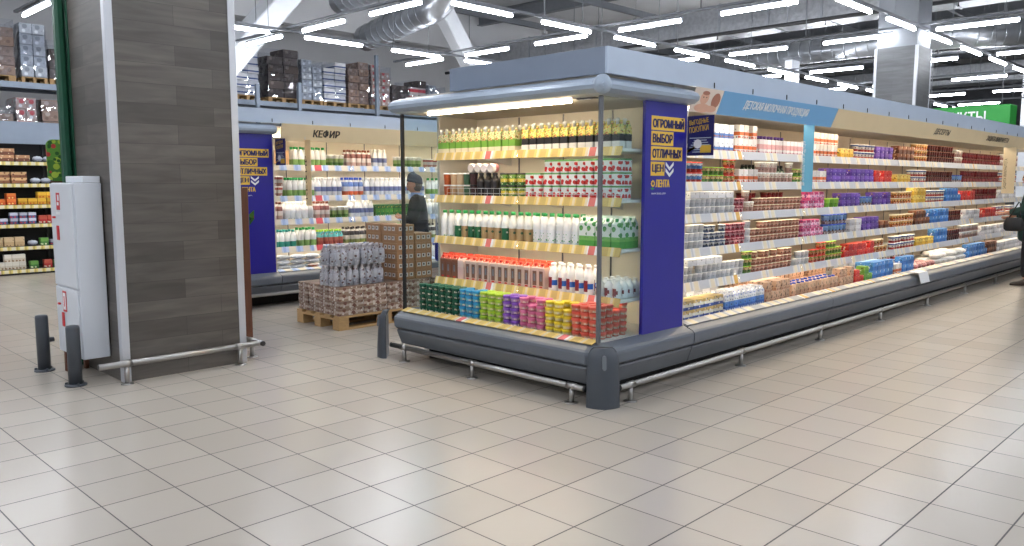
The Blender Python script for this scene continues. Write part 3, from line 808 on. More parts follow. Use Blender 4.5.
# ducts
def duct_straps(r, mat, axis, a0, a1, step, sect):
    n = int((a1 - a0) / step); w0, w1, z0, z1 = sect
    cm = MB().box(w0 - .02, w1 + .02, -.03, .03, z0 - .02, z1 + .02).mesh('joint_collar', mat)
    for k in range(n + 1): link('joint_collar', cm, r, (0, a0 + k * step, 0))
def square_duct(x, w, z0, z1, y0, y1, label):
    r = empty('square_duct', (x, 0, 0)); tag(r, label, 'air duct')
    MB().box(0, w, y0, y1, z0, z1).build('casing', MT['foil'], r)
    duct_straps(r, MT['duct'], 'y', y0 + .6, y1 - .3, 1.5, (0, w, z0, z1))
    for k in range(int((y1 - y0) / 4)):
        for xx in (-.05, w + .05): MB().tube([(xx, y0 + 1 + 4 * k, z0 - .05), (xx, y0 + 1 + 4 * k, ZC - .002)], .012, 5).build('hanger_rod', MT['beam'], r)
square_duct(18.6, 1.2, 5.75, 6.55, -6, 20.3, 'large foil-wrapped square duct crossing high over the dairy case')
square_duct(27.5, 1.3, 6.0, 6.8, -6, 20.3, 'second foil-wrapped square duct farther down the hall')
square_duct(38.0, 1.4, 5.9, 6.7, -6, 20.3, 'third foil-wrapped square duct near the hall end')
for k, (x, z) in enumerate(((17.5, 5.5), (26.0, 5.7), (33.2, 5.6))):
    r = empty('sprinkler_pipe', (x, 0, z)); tag(r, 'thin black sprinkler pipe crossing the hall, %s from the end case' % nth(k + 1), 'pipe')
    MB().tube([(0, -8, 0), (0, 20.3, 0)], .05, 8).build('pipe', MT['pipe'], r)
    for j in range(9): MB().lathe([(.03, -.14), (.012, -.1), (.012, -.05)], 6, 0, -6 + 3 * j).build('sprinkler_head', MT['pipe'], r)
    for j in range(5): MB().tube([(0, -5 + 6 * j, .05), (0, -5 + 6 * j, ZC - z - .002)], .012, 5).build('hanger_rod', MT['beam'], r)
def round_duct(pts, rad, label, ring=.35):
    r = empty('round_duct', pts[0]); tag(r, label, 'air duct'); p0 = Vector(pts[0])
    P = [Vector(p) for p in pts]
    q = [P[0]]
    for i in range(1, len(P) - 1):       # rounded elbows
        a, b, c = P[i - 1], P[i], P[i + 1]; s = rad * 1.1
        for t in (0, .25, .5, .75, 1):
            u = b + (a - b).normalized() * s; v = b + (c - b).normalized() * s
            q.append(u * (1 - t) ** 2 + b * 2 * t * (1 - t) + v * t * t)
    q.append(P[-1])
    MB().tube([v - p0 for v in q], rad, 18).build('spiral_pipe', MT['duct'], r)
    for i in range(len(P) - 1):
        L = (P[i + 1] - P[i]).length; d = (P[i + 1] - P[i]).normalized()
        for k in range(1, int(L / ring)):
            c = P[i] + d * (k * ring) - p0
            MB().tube([c - d * .012, c + d * .012], rad + .012, 18).build('seam_ring', MT['duct'], r)
    for i in range(len(P) - 1):
        c = (P[i] + P[i + 1]) / 2 - p0
        if P[i].z < ZC - .3 and abs(P[i].z - P[i + 1].z) < .5:
            MB().tube([c + Vector((0, 0, rad)), (c.x, c.y, ZC - p0.z - .002)], .015, 5).build('hanger_rod', MT['beam'], r)
round_duct([(11.3, 16.6, 5.55), (10.6, 12.6, 5.75), (11.4, 11.6, 7.9)], .36, 'silver spiral duct bending upward above the stacked pallets')
round_duct([(9.6, 15.3, 6.1), (9.2, 13.0, 6.1), (7.6, 9.4, 6.2)], .32, 'silver spiral duct above the pale diagonal brace')
round_duct([(22.6, 11, 5.6), (22.6, 4.4, 5.6), (23.9, 2.6, 5.6)], .38, 'wide round duct behind the white column')

# diagonal braces
def brace(a, b, w, d, label):
    a, b = Vector(a), Vector(b); r = empty('diagonal_brace', a); tag(r, label, 'brace', kind='thing')
    dr = b - a; L = dr.length
    m = MB().bbox(-w / 2, w / 2, -d / 2, d / 2, 0, L, .03)
    o = m.build('brace_beam', MT['white'], r)
    o.rotation_euler = dr.to_track_quat('Z', 'Y').to_euler()
    e = MB().bbox(-w * .7, w * .7, -d * .7, d * .7, L - .02, L + .03, .01).build('end_plate', MT['white'], r)
    e.rotation_euler = o.rotation_euler
brace((2.9, 16, .02), (9.35, 16, 7.2), .98, .5, 'broad pale diagonal brace rising beside the plank pillar')
brace((18.7, 16, .02), (13.2, 16, 7.2), .45, .5, 'broad pale diagonal brace rising behind the end case roof')

# pallet racking --------------------------------------------------------------
RY = 19.0
rk = empty('pallet_rack', (0, RY, 0)); tag(rk, 'long blue-grey pallet rack carrying wrapped loads at the back', 'pallet rack')
for y in (0, 1.0):
    MB().box(-7, 20, y, y + .06, 3.70, 3.84).build('load_beam', MT['rack'], rk)
    MB().box(-7, 8, y, y + .06, 2.42, 2.55).build('load_beam', MT['rack'], rk)
for k in range(10):
    x = -6.9 + 2.9 * k
    up = MB().box(x, x + .09, -.03, .06, 0, 4.2); up.box(x, x + .09, 1.0, 1.09, 0, 4.2); up.build('upright', MT['rack'], rk)
MB().box(-7, 20, .07, .99, 3.78, 3.82).build('deck', MT['rackdk'], rk)
MB().box(-7, 8, .07, .99, 2.49, 2.53).build('deck', MT['rackdk'], rk)
ml = MB()
for x, zt_ in ((9.0, 4.25), (10.35, 4.4), (13.15, 5.5), (16.5, 4.3)): ml.box(x - .05, x + .05, -.3, -.2, 2.4, zt_)
ml.box(6, 20, -.34, -.305, 3.42, 3.58)
r = ml.build('catwalk_rail', MT['rack'], None, loc=(0, RY - .1, 0)); tag(r, 'pale steel catwalk rail in front of the pallet rack', 'rail', kind='thing')

def pallet_mesh(L=.8, Wd=1.0):
    m = MB()
    for k in range(5): m.bbox(0, L, k * (Wd - .1) / 4, k * (Wd - .1) / 4 + .1, .12, .144, .003)
    for k in range(3):
        x = k * (L - .1) / 2; m.bbox(x, x + .1, 0, Wd, .098, .119, .003)
        for j in range(3): m.bbox(x, x + .1, j * (Wd - .12) / 2, j * (Wd - .12) / 2 + .12, .022, .097, .003)
        m.bbox(x, x + .1, 0, Wd, 0, .021, .003)
    return m.mesh('pallet', MT['pallet'])
PM = pallet_mesh(.8, .9)
def printed(name, base, p1, p2=None): return PR(name, [(0, base)], [p1] + ([p2] if p2 else []), .6, (.1, .9), 5.0, .28)
BOXM = {
    'white': PR('load_white', [(0, (226, 228, 234)), (.25, (70, 92, 150)), (.45, (226, 228, 234))], None, .6),
    'brown': printed('load_brown', (150, 126, 114), (186, 170, 162), (128, 106, 96)),
    'pink': printed('load_pink', (188, 166, 160), (205, 80, 90), (225, 225, 228)),
    'dark': printed('load_dark', (82, 72, 70), (118, 106, 102)),
    'silver': printed('load_silver', (178, 186, 198), (140, 148, 160), (225, 232, 240)),
    'rose': PR('load_rose', [(0, (205, 196, 194)), (.3, (206, 70, 86)), (.75, (214, 205, 205))], None, .6),
}
def load(x, y, z, w, d, h, nx, nz, kind, label, film=True, dark_bits=None):
    p = tag(link('pallet', PM, None, (x, y, z)), 'wooden pallet under ' + label, 'pallet', 'pallets on the rack')
    p.scale = (w / .8, d / .9, 1)
    r = empty('wrapped_load', (x, y, z + .146)); tag(r, label, 'wrapped load', 'wrapped pallet loads on the rack')
    bw, bh = w / nx, h / nz
    bm = MB().bbox(.006, bw - .006, .01, d - .01, .004, bh - .004, .012).mesh('carton', BOXM[kind])
    bm2 = MB().bbox(.006, bw - .006, .01, d - .01, .004, bh - .004, .012).mesh('carton', BOXM[dark_bits or kind])
    for i in range(nx):
        for j in range(nz):
            if j == nz - 1 and random.random() < .25: continue
            o = link('carton', bm2 if random.random() < .3 else bm, r, (i * bw + random.uniform(-.01, .01), random.uniform(-.03, .02), j * bh))
    if film:
        m = MB(); n = 9
        vs = []; N = 0
        for j in range(n + 1):
            for (u, v) in [(a / 8, 0) for a in range(8)] + [(1, a / 5) for a in range(5)] + [(1 - a / 8, 1) for a in range(8)] + [(0, 1 - a / 5) for a in range(5)]:
                q = .012 + random.uniform(-.009, .006)
                vs.append((-q + u * (w + 2 * q), -q + v * (d + 2 * q), j / n * (h - .03)))
            N = 26
        m.add(vs, [(j * N + k, j * N + (k + 1) % N, (j + 1) * N + (k + 1) % N, (j + 1) * N + k) for j in range(n) for k in range(N)])
        m.build('stretch_film', MT['film'], r)
zt = 3.842
LOADS = [(-.6, 1.0, 1.3, 2, 6, 'brown', 'brown carton load wrapped in film, behind the green post'),
 (1.85, 1.25, 1.32, 3, 6, 'brown', 'tall brown carton load wrapped in film above the grocery shelves'),
 (3.22, .55, 1.25, 2, 5, 'silver', 'narrow white film-wrapped load beside the tall brown carton load'),
 (3.82, .8, .95, 2, 4, 'dark', 'dark carton load on the rack by the green post'),
 (7.4, .55, 1.0, 2, 4, 'brown', 'brown carton load half hidden by the pale brace'),
 (8.05, .45, .9, 1, 4, 'silver', 'grey wrapped load partly hidden by the pale brace'),
 (8.62, .72, 1.22, 2, 6, 'white', 'white wrapped carton load beside the pale brace'),
 (9.62, 1.02, 1.42, 2, 6, 'dark', 'tall dark carton load with shining loose film'),
 (10.74, .72, 1.2, 2, 6, 'silver', 'silver film-wrapped load between dark load and white cartons'),
 (11.5, .82, 1.22, 2, 6, 'white', 'white carton load with blue printed bands'),
 (12.4, .8, 1.32, 2, 6, 'brown', 'brown shining wrapped load beside white printed cartons'),
 (13.3, .76, 1.3, 2, 6, 'pink', 'pinkish carton load wrapped in film'),
 (14.12, .7, .72, 2, 3, 'dark', 'low dark brown carton load above the canopy corner'),
 (14.86, .75, .95, 2, 4, 'rose', 'low carton load with red printed bands'),
 (15.7, .75, .85, 2, 4, 'silver', 'white film-wrapped load near the roof fascia')]
for x, w_, h, nx, nz, kd, lb in LOADS: load(x, RY + .14, zt, w_, .80, h, nx, nz, kd, lb, True, 'dark' if kd in ('rose',) else None)
for x, w_, h, nx, nz, kd, lb in [(-1.6, 1.1, .75, 3, 3, 'brown', 'brown carton load, lower rack tier behind the grocery shelves'),
 (1.35, 1.1, .72, 2, 3, 'rose', 'red and white carton load, lower rack tier above grocery shelves'),
 (2.5, .5, .6, 2, 3, 'brown', 'small brown load, lower rack tier beside red cartons'),
 (3.05, .45, .8, 2, 3, 'pink', 'pink printed load, lower rack tier near the green post'),
 (3.6, .8, .78, 2, 3, 'brown', 'brown wrapped load, lower rack tier by the green post')]:
    load(x, RY + .14, 2.552, w_, .80, h, nx, nz, kd, lb, True)

# green hanging banner
gb = empty('hanging_banner', (24.0, 0, 0)); tag(gb, 'big green hanging banner with white lettering beyond the dairy case', 'banner')
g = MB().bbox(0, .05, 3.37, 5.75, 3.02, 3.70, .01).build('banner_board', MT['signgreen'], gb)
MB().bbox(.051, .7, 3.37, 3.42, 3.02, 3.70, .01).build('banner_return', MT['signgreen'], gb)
put_text('lettering', 'ФРУКТЫ', MT['wtext'], g, (0, 5.36, 3.17), (0, -1, 0), (0, 0, 1), 1.36, .39, .02, .004)
for y in (3.6, 5.5): MB().tube([(.02, y, 3.70), (.02, y, ZC - .002)], .012, 5).build('hanging_wire', MT['beam'], gb)
# ------------------------------------------------------------------ goods: one prototype per kind, copied in loops
def copy_thing(proto, loc, rz, label, group):
    o = proto.copy(); C.objects.link(o); o.location = loc; o.rotation_euler = (0, 0, rz)
    o['label'] = label; o['group'] = group
    for ch in proto.children:
        c = ch.copy(); C.objects.link(c); c.parent = o
    return o
class Kind:
    """a kind of goods: its meshes, made into objects on first use and copied afterwards"""
    def __init__(s, name, cat, parts, w, d, h):
        s.name, s.cat, s.parts, s.w, s.d, s.h = name, cat, parts, w, d, h; s.proto = None
    def put(s, loc, rz, label, group, rx=0):
        if s.proto is None:
            o = link(s.name, s.parts[0][1], None)
            for n, me in s.parts[1:]: link(n, me, o)
            s.proto = o; o['category'] = s.cat; o.location = loc; o.rotation_euler = (0, 0, rz); o['label'] = label; o['group'] = group
        else: o = copy_thing(s.proto, loc, rz, label, group)
        return o
def lid_ring(r, z0, z1, n=14):
    return [(r * .97, z0), (r, z0 + .002), (r, z1 - .002), (r * .95, z1)]
def paint(mb, mi, cond):
    """give a printed panel its own material: faces whose centre meets the condition"""
    for i, f in enumerate(mb.f):
        c = [sum(mb.v[k][a] for k in f) / len(f) for a in range(3)]
        if cond(*c): mb.m[i] = mi
    return mb
def k_tub(cname, body, lid, r=.0365, h=.046):
    b = MB().lathe([(r * .80, 0), (r * .94, h * .68), (r * .94, h * .70)], 14).mesh('cheese_tub', body)
    l = MB().lathe(lid_ring(r, h * .70, h) + [(r * .8, h), (r * .78, h - .002)], 14).mesh('lid', lid)
    return Kind('cheese_tub', 'tub', [('t', b), ('lid', l)], 2 * r, 2 * r, h)
def k_bottle(name, body, cap, r=.036, h=.23, neck=.6, cat='bottle', roundel=None):
    nz = h * neck
    b = MB().lathe([(r * .9, 0), (r, .008), (r, nz * .2), (r, nz * .35), (r * .97, nz * .5), (r, nz * .65), (r, nz * .82), (r, nz), (r * .82, h * .74), (r * .45, h * .88), (r * .4, h * .93)], 16)
    if roundel:
        paint(b, 1, lambda x, y, z: x < -r * .35 and ((y - r * .15) / (r * .72)) ** 2 + ((z - nz * .5) / (nz * .36)) ** 2 < 1)
        if len(roundel) > 1: paint(b, 2, lambda x, y, z: x < 0 and y < -r * .45 and nz * .3 < z < nz * .62)
    b = b.mesh(name, [body] + (roundel or []))
    c = MB().lathe([(r * .5, h * .90), (r * .53, h * .905), (r * .53, h * .99), (r * .46, h)], 10).mesh('cap', cap)
    return Kind(name, cat, [('b', b), ('cap', c)], 2 * r, 2 * r, h)
def gable(w, d, h, zg):
    m = MB(); x, y = w / 2, d / 2; b = .003
    m.bbox(-x, x, -y, y, 0, zg, .003)
    m.add([(-x + b, -y + b, zg), (x - b, -y + b, zg), (x - b, y - b, zg), (-x + b, y - b, zg), (-.004, -y + b, h - .012), (.004, -y + b, h - .012), (.004, y - b, h - .012), (-.004, y - b, h - .012)],
          [(0, 1, 5, 4), (1, 2, 6, 5), (2, 3, 7, 6), (3, 0, 4, 7)])
    m.box(-.004, .004, -y + b, y - b, h - .012, h)
    return m
def k_spout(name, body, cap, w=.068, h=.205):
    b = gable(.062, w, h * .93, h * .70).mesh(name, body)
    c = MB().lathe([(.012, h * .80), (.012, h * .90), (.015, h * .90), (.015, h), (.01, h + .004)], 10, -.014, 0).mesh('spout_cap', cap)
    return Kind(name, 'carton', [('b', b), ('spout_cap', c)], .062, w, h)
def k_gable(name, body, cap, w=.07, d=.07, h=.22, capr=.013, panel=None):
    b = gable(d, w, h, h * .78)
    if panel:
        for sx in (-1, 1):
            x = sx * (d / 2 + .0006)
            q = [(x, -w * .28, h * .14), (x, w * .28, h * .14), (x, w * .28, h * .66), (x, -w * .28, h * .66)]
            b.add(q if sx > 0 else q[::-1], [(0, 1, 2, 3)], 1)
        x = -(d / 2 + .0012)
        b.add([(x, -w * .15, h * .30), (x, w * .15, h * .30), (x, w * .12, h * .56), (x, -w * .12, h * .56)][::-1], [(0, 1, 2, 3)], 2)
        x = -(d / 2 + .0012)
        b.add([(x, -w * .24, h * .06), (x, w * .24, h * .06), (x, w * .2, h * .12), (x, -w * .2, h * .12)][::-1], [(0, 1, 2, 3)], 3)
    b = b.mesh(name, [body] + (panel or []))
    c = MB().lathe([(capr, h * .84), (capr, h * .93), (capr * .8, h * .945)], 10, -.018, 0).mesh('cap', cap)
    return Kind(name, 'carton', [('b', b), ('cap', c)], d, w, h)
def k_cup(name, body, lid, r=.036, h=.07, cat='cup'):
    b = MB().lathe([(r * .78, 0), (r * .80, .003), (r * .95, h * .86), (r * .95, h * .88)], 12).mesh(name, body)
    l = MB().lathe([(r, h * .88), (r * 1.02, h * .9), (r * 1.02, h * .97), (r * .9, h)], 12).mesh('lid', lid)
    return Kind(name, cat, [('b', b), ('lid', l)], 2 * r, 2 * r, h)
# single-mesh small goods for the long shelves
def s_cup(name, body, lid, r=.037, h=.07):
    b = MB().lathe([(r * .78, 0), (r * .95, h * .86), (r * 1.02, h * .88), (r * 1.02, h * .97), (r * .9, h)], 10, mis=[0, 0, 1, 1]).mesh(name, [body, lid])
    return Kind(name, 'cup', [('b', b)], 2 * r, 2 * r, h)
def s_box(name, body, w=.08, d=.08, h=.09, cat='box'):
    return Kind(name, cat, [('b', MB().bbox(-w / 2, w / 2, -d / 2, d / 2, 0, h, min(w, h) * .05).mesh(name, body))], w, d, h)
def s_pack(name, body, lid, w=.155, h=.075):
    """four joined cups under one foil"""
    m = MB(); r = w / 4.2
    for i in (-1, 1):
        for j in (-1, 1): m.lathe([(r * .75, 0), (r * .95, h * .9)], 8, i * w / 4, j * w / 4)
    m.bbox(-w / 2, w / 2, -w / 2, w / 2, h * .9, h, .004, 1)
    return Kind(name, 'cup pack', [('b', m.mesh(name, [body, lid]))], w, w, h)
def s_bottle(name, body, cap, r=.034, h=.16):
    m = MB().lathe([(r * .9, 0), (r, .006), (r, h * .58), (r * .8, h * .74), (r * .42, h * .87), (r * .5, h * .88), (r * .5, h * .98), (r * .4, h)], 10, mis=[0, 0, 0, 0, 1, 1, 1])
    return Kind(name, 'bottle', [('b', m.mesh(name, [body, cap]))], 2 * r, 2 * r, h)
def s_bag(name, body, w=.15, d=.11, h=.07):
    m = MB(); n, q = 10, 7; vs = []
    for j in range(q + 1):
        t = -1 + 2 * j / q
        for i in range(n):
            a = 2 * PI * i / n; s = math.sqrt(max(.0, 1 - t * t * .86))
            fx = math.copysign(abs(math.cos(a)) ** .7, math.cos(a)); fy = math.copysign(abs(math.sin(a)) ** .9, math.sin(a))
            k = 1 + random.uniform(-.08, .08)
            vs.append((w / 2 * t, d / 2 * fx * s * k, h / 2 + h / 2 * fy * s * k))
    m.add(vs, [(j * n + i, j * n + (i + 1) % n, (j + 1) * n + (i + 1) % n, (j + 1) * n + i) for j in range(q) for i in range(n)] + [tuple(range(n - 1, -1, -1)), tuple(q * n + i for i in range(n))], 0, True)
    return Kind(name, 'bag', [('b', m.mesh(name, body))], w, d, h)

TIER = ['bottom tier', 'second tier', 'third tier', 'fourth tier', 'fifth tier', 'top tier']
def stock(kind, phrase, along, a0, a1, other, z, pitch, tiers, rows, where, anchor, group, rowdir=1, rz=0.0, jit=.004, upper_skip=0.0, rowstep=None):
    """fill a shelf: goods spaced from a0 to a1 along an axis, stacked in tiers, rows going back from the shelf edge"""
    n = max(1, int(abs(a1 - a0) / pitch + .35)); sg = 1 if a1 > a0 else -1
    rowstep = rowstep or kind.d * 1.06
    for i in range(n):
        a = a0 + sg * (i + .5) * abs(a1 - a0) / n
        for r in range(rows):
            for t in range(tiers):
                if t and t == tiers - 1 and random.random() < upper_skip: continue
                b = other + rowdir * r * rowstep
                j1, j2 = random.uniform(-jit, jit), random.uniform(-jit, jit)
                loc = (a + j1, b + j2, 0) if along == 'x' else (b + j2, a + j1, 0)
                loc = (loc[0], loc[1], z + .0015 + t * (kind.h + .0008))
                lab = phrase + ', ' + (anchor[1:] if anchor[0] == '=' else nth(i + 1) + ' from ' + anchor if n > 1 else 'beside ' + anchor)
                if rows > 1: lab += ', ' + ('front row' if r == 0 else 'rear row' if r == 1 else nth(r + 1) + ' row')
                if tiers > 1: lab += ', ' + TIER[t]
                kind.put(loc, rz + random.uniform(-.05, .05), lab + ', ' + where, group)

GREEN, WHITE, BLACK, RED, BLUE = (40, 150, 70), (240, 240, 236), (34, 32, 34), (206, 52, 44), (52, 92, 178)
cap_w = M('cap_white', WHITE, .4); cap_g = M('cap_green', (30, 150, 72), .4); cap_r = M('cap_red', (214, 66, 50), .4); cap_b = M('cap_blue', (44, 84, 190), .4)
cap_k = M('cap_dark', (40, 38, 38), .4); cap_br = M('cap_brown', (120, 66, 44), .4); cap_c = M('cap_cream', (230, 218, 190), .4); cap_pk = M('cap_pink', (226, 150, 160), .4)
cap_pu = M('cap_purple', (120, 80, 170), .4); cap_y = M('cap_yellow', (238, 206, 60), .4); cap_lg = M('cap_lime', (160, 205, 60), .4); cap_tq = M('cap_teal', (40, 150, 140), .4)
DP = 'dark glass post'
# ---- end case, top shelf
kA1 = k_spout('spouted_carton', PR('juice_green', [(0, (232, 220, 188)), (.24, (118, 172, 66)), (.52, (222, 216, 158))], [(196, 96, 66), (96, 150, 70), (236, 232, 210)], .4, (.50, .95), 46, .34), cap_w)
kA2 = k_spout('spouted_carton', PR('juice_black', [(0, (232, 230, 222)), (.26, (34, 34, 36)), (.52, (230, 212, 110))], [(196, 76, 60), (90, 140, 66), (238, 232, 190)], .4, (.50, .95), 46, .32), cap_w)
stock(kA1, 'green-yellow spouted carton', 'y', 2.49, 1.56, 1.965, 1.722, .078, 1, 2, 'end case top shelf', DP, 'green and yellow spouted cartons')
stock(kA2, 'black-yellow spouted carton', 'y', 1.50, .55, 1.965, 1.722, .078, 1, 2, 'end case top shelf', 'mid-shelf gap', 'black and yellow spouted cartons')
# ---- second shelf
coffee = [((172, 84, 40), 'orange-brown'), ((196, 164, 128), 'tan'), ((202, 176, 144), 'pale tan'), ((66, 100, 74), 'dark green'), ((70, 44, 44), 'dark plum')]
for i, (c, nm) in enumerate(coffee):
    kk = k_cup('coffee_cup', PR('coffee_' + str(i), [(0, c), (.3, c), (.7, c)], (230, 226, 214), .4, (.35, .75), 22, .16), cap_w if i < 4 else cap_k, .037, .098)
    stock(kk, nm + ' coffee cup with lid', 'y', 2.44 - i * .082, 2.36 - i * .082, 1.975, 1.368, .08, 2, 1, 'end case second shelf', DP if i == 0 else ['', 'orange-brown cups', 'tan cups', 'pale tan cups', 'dark green cups'][i], 'coffee cups on the second shelf')
kb_ = k_bottle('dark_drink_bottle', PR('dark_drink', [(0, (36, 32, 32)), (.2, (40, 36, 36)), (.8, (30, 28, 28))], (200, 196, 188), .35, (.25, .6), 24, .14), cap_k, .036, .195, .75)
stock(kb_, 'black drink bottle', 'y', 2.02, 1.78, 1.975, 1.368, .08, 1, 2, 'end case second shelf', 'coffee cups', 'black drink bottles')
kp = k_cup('fruit_cup', PR('pineapple', [(0, (70, 130, 60)), (.3, (232, 208, 80)), (.62, (120, 160, 70))], [(60, 120, 60), (245, 235, 200)], .4, (.05, .9), 45, .3), cap_k, .037, .095)
stock(kp, 'yellow-green fruit cup', 'y', 1.76, 1.48, 1.975, 1.368, .08, 2, 2, 'end case second shelf', 'black bottles', 'yellow and green fruit cups')
ks = s_box('strawberry_carton', PR('strawberry', [(0, (236, 236, 234)), (.5, (232, 234, 232)), (.88, (90, 160, 80))], [(206, 48, 44), (206, 48, 44)], .4, (.1, .8), 22, .42), .07, .07, .094, 'carton')
stock(ks, 'low-stacked strawberry carton', 'y', 1.46, 1.29, 1.97, 1.368, .078, 2, 2, 'end case second shelf', 'fruit cups', 'strawberry cartons low stack')
stock(ks, 'tall-stacked strawberry carton', 'y', 1.26, .55, 1.97, 1.368, .078, 3, 2, 'end case second shelf', 'fruit cups', 'strawberry cartons tall stack')
kj = Kind('lying_jar', 'jar', [('b', MB().lathe([(.032, 0), (.036, .006), (.036, .07), (.032, .076)], 14).mesh('lying_jar', PR('jar_white', [(0, (236, 226, 222)), (.5, (200, 130, 124)), (.95, (240, 236, 232))], None, .4)))], .07, .07, .076)
for i, yy in enumerate((2.075, 1.998, 1.921, 1.844)):
    o = kj.put((1.935, yy, 1.368 + (.1965 + .0395 if i < 2 else .1965 + .0375)), 0, 'pink and white jar lying on its side, %s from dark glass post, atop second-shelf goods' % nth(i + 1), 'jars lying on top of the second shelf goods')
    o.rotation_euler = (0, PI / 2, 0)
# ---- third shelf
kw1 = k_bottle('milk_bottle', PR('milk_plain', [(0, (232, 238, 236)), (.12, (240, 240, 236)), (.4, (240, 240, 236))], (110, 170, 90), .35, (.05, .35), 30, .25), cap_g)
kw2 = k_bottle('milk_bottle', PR('milk_kraft', [(0, (150, 120, 84)), (.06, (176, 148, 104)), (.48, (242, 242, 236))], (60, 90, 60), .4, (.1, .4), 22, .25), cap_g)
kw3 = k_bottle('milk_bottle', PR('milk_dkgreen', [(0, (34, 92, 58)), (.04, (28, 100, 62)), (.48, (242, 242, 236))], (220, 226, 210), .4, (.1, .4), 22, .2), cap_g)
kw4 = k_bottle('milk_bottle', PR('milk_white', [(0, (236, 240, 242)), (.1, (238, 240, 242)), (.5, (244, 244, 242))], [(60, 110, 190), (60, 160, 80)], .35, (.08, .4), 30, .24), cap_g)
kgc = k_gable('milk_carton', PR('milk_carton_green', [(0, (86, 168, 72)), (.22, (126, 190, 96)), (.36, (228, 236, 226))], [(70, 150, 76), (110, 170, 90)], .4, (.3, .9), 16, .28), cap_g, .072, .072, .225)
TS = 'end case third shelf'
stock(kw1, 'plain white milk bottle', 'y', 2.48, 2.31, 1.975, 1.022, .082, 1, 2, TS, DP, 'plain milk bottles')
n = 0
for k in range(11):
    kk = kw3 if k in (0, 2, 3, 7) else kw2
    stock(kk, ('dark green' if kk is kw3 else 'brown') + ' labelled milk bottle', 'y', 2.305 - k * .081, 2.225 - k * .081, 1.975, 1.022, .08, 1, 2, TS, '=%s past plain bottles' % nth(k + 1), 'brown and green labelled milk bottles')
stock(kw4, 'blue-print white milk bottle', 'y', 1.40, .93, 1.975, 1.022, .08, 1, 2, TS, 'labelled bottles', 'white milk bottles with blue print')
stock(kgc, 'green-white milk carton', 'y', .92, .55, 1.975, 1.022, .075, 1, 3, TS, 'white bottles', 'green and white milk cartons', rz=0)
# ---- fourth shelf
pn_r = M('print_red', (206, 66, 52), .4, 0, .1, 60); pn_g = M('print_grey_blue', (132, 132, 140), .4, 0, .3, 90); pn_b = M('panel_brown', (132, 92, 76), .4, 0, .15, 40); pn_c = M('panel_cream', (214, 190, 172), .4, 0, .1, 40)
kd1 = k_gable('drink_carton', PR('choc_carton', [(0, (126, 80, 62)), (.12, (134, 84, 62)), (.80, (216, 84, 60))], (236, 200, 180), .4, (.8, 1), 30, .2), cap_r, .07, .07, .215, panel=[pn_b, pn_g, pn_r])
kd2 = k_gable('drink_carton', PR('cream_carton', [(0, (214, 178, 162)), (.10, (220, 190, 174)), (.80, (222, 96, 68))], (240, 214, 196), .4, (.8, 1), 30, .2), cap_r, .07, .07, .215, panel=[pn_b, pn_g, pn_r])
kd3 = k_gable('drink_carton', PR('pink_carton', [(0, (226, 190, 184)), (.5, (230, 202, 194)), (.86, (218, 90, 76))], (200, 80, 80), .4, (.2, .7), 26, .2), cap_r, .07, .07, .215)
FS = 'end case fourth shelf'
stock(kd1, 'brown chocolate milk carton', 'y', 2.48, 2.25, 1.975, .668, .076, 1, 2, FS, DP, 'brown chocolate cartons')
stock(kd3, 'pale pink milk carton', 'y', 2.245, 2.165, 1.975, .668, .076, 1, 2, FS, '=beside brown cartons', 'pale pink cartons')
stock(kd2, 'cream-brown milk carton', 'y', 2.16, 1.25, 1.975, .668, .076, 1, 2, FS, 'pale pink carton', 'cream and brown cartons')
kr1 = k_bottle('yogurt_bottle', PR('yog_red', [(0, (240, 236, 230)), (.1, (242, 240, 236)), (.5, (246, 244, 240))], None, .35), cap_w, .039, .215, .62, roundel=[M('roundel_wine', (142, 40, 48), .4, 0, .2, 60), M('spot_blue', (40, 104, 196), .4, 0, .1, 40)])
kr2 = k_bottle('yogurt_bottle', PR('yog_small', [(0, (232, 234, 236)), (.5, (240, 240, 238)), (.9, (240, 240, 238))], None, .35), cap_w, .033, .135, .66, roundel=[M('roundel_plum', (120, 44, 56), .4, 0, .2, 60)])
stock(kr1, 'large red-print yogurt bottle', 'y', 1.23, .80, 1.975, .668, .084, 1, 2, FS, 'red-capped cartons', 'large white yogurt bottles')
stock(kr2, 'small red-print yogurt bottle', 'y', .78, .55, 1.97, .668, .072, 1, 4, FS, 'large bottles', 'small white yogurt bottles')
# ---- deck of stacked tubs
def tubs(cn, body, band, lid, y0, y1, rows, anchor, tiers=5):
    kk = k_tub(cn, PR('tub_' + cn.replace(' ', '_'), [(0, body), (.22, band), (.8, body)], (236, 224, 206), .4, (.2, .82), 30, .34), M('lid_' + cn.replace(' ', '_'), lid, .35, 0, .03))
    stock(kk, cn + ' cheese tub', 'y', y0, y1, 1.715, .405, .082, tiers, rows, 'end case deck', anchor, cn + ' cheese tubs', rowstep=.079, upper_skip=.12)
tubs('dark green', (20, 74, 58), (24, 88, 66), (16, 92, 66), 2.47, 1.975, 2, 'dark post', 5)
tubs('blue', (60, 140, 190), (120, 190, 200), (40, 150, 200), 1.965, 1.73, 2, 'dark green tubs')
tubs('lime', (140, 190, 60), (200, 210, 120), (170, 206, 50), 1.725, 1.475, 2, 'blue tubs', 5)
tubs('purple', (120, 80, 170), (180, 150, 200), (140, 84, 196), 1.47, 1.30, 2, 'lime tubs')
tubs('pink', (214, 110, 146), (226, 160, 170), (222, 116, 160), 1.295, 1.04, 2, 'purple tubs')
tubs('yellow', (226, 196, 60), (240, 226, 160), (240, 214, 50), 1.035, .79, 2, 'pink tubs')
tubs('coral', (224, 100, 78), (232, 160, 130), (232, 98, 78), .785, .552, 5, 'yellow tubs')

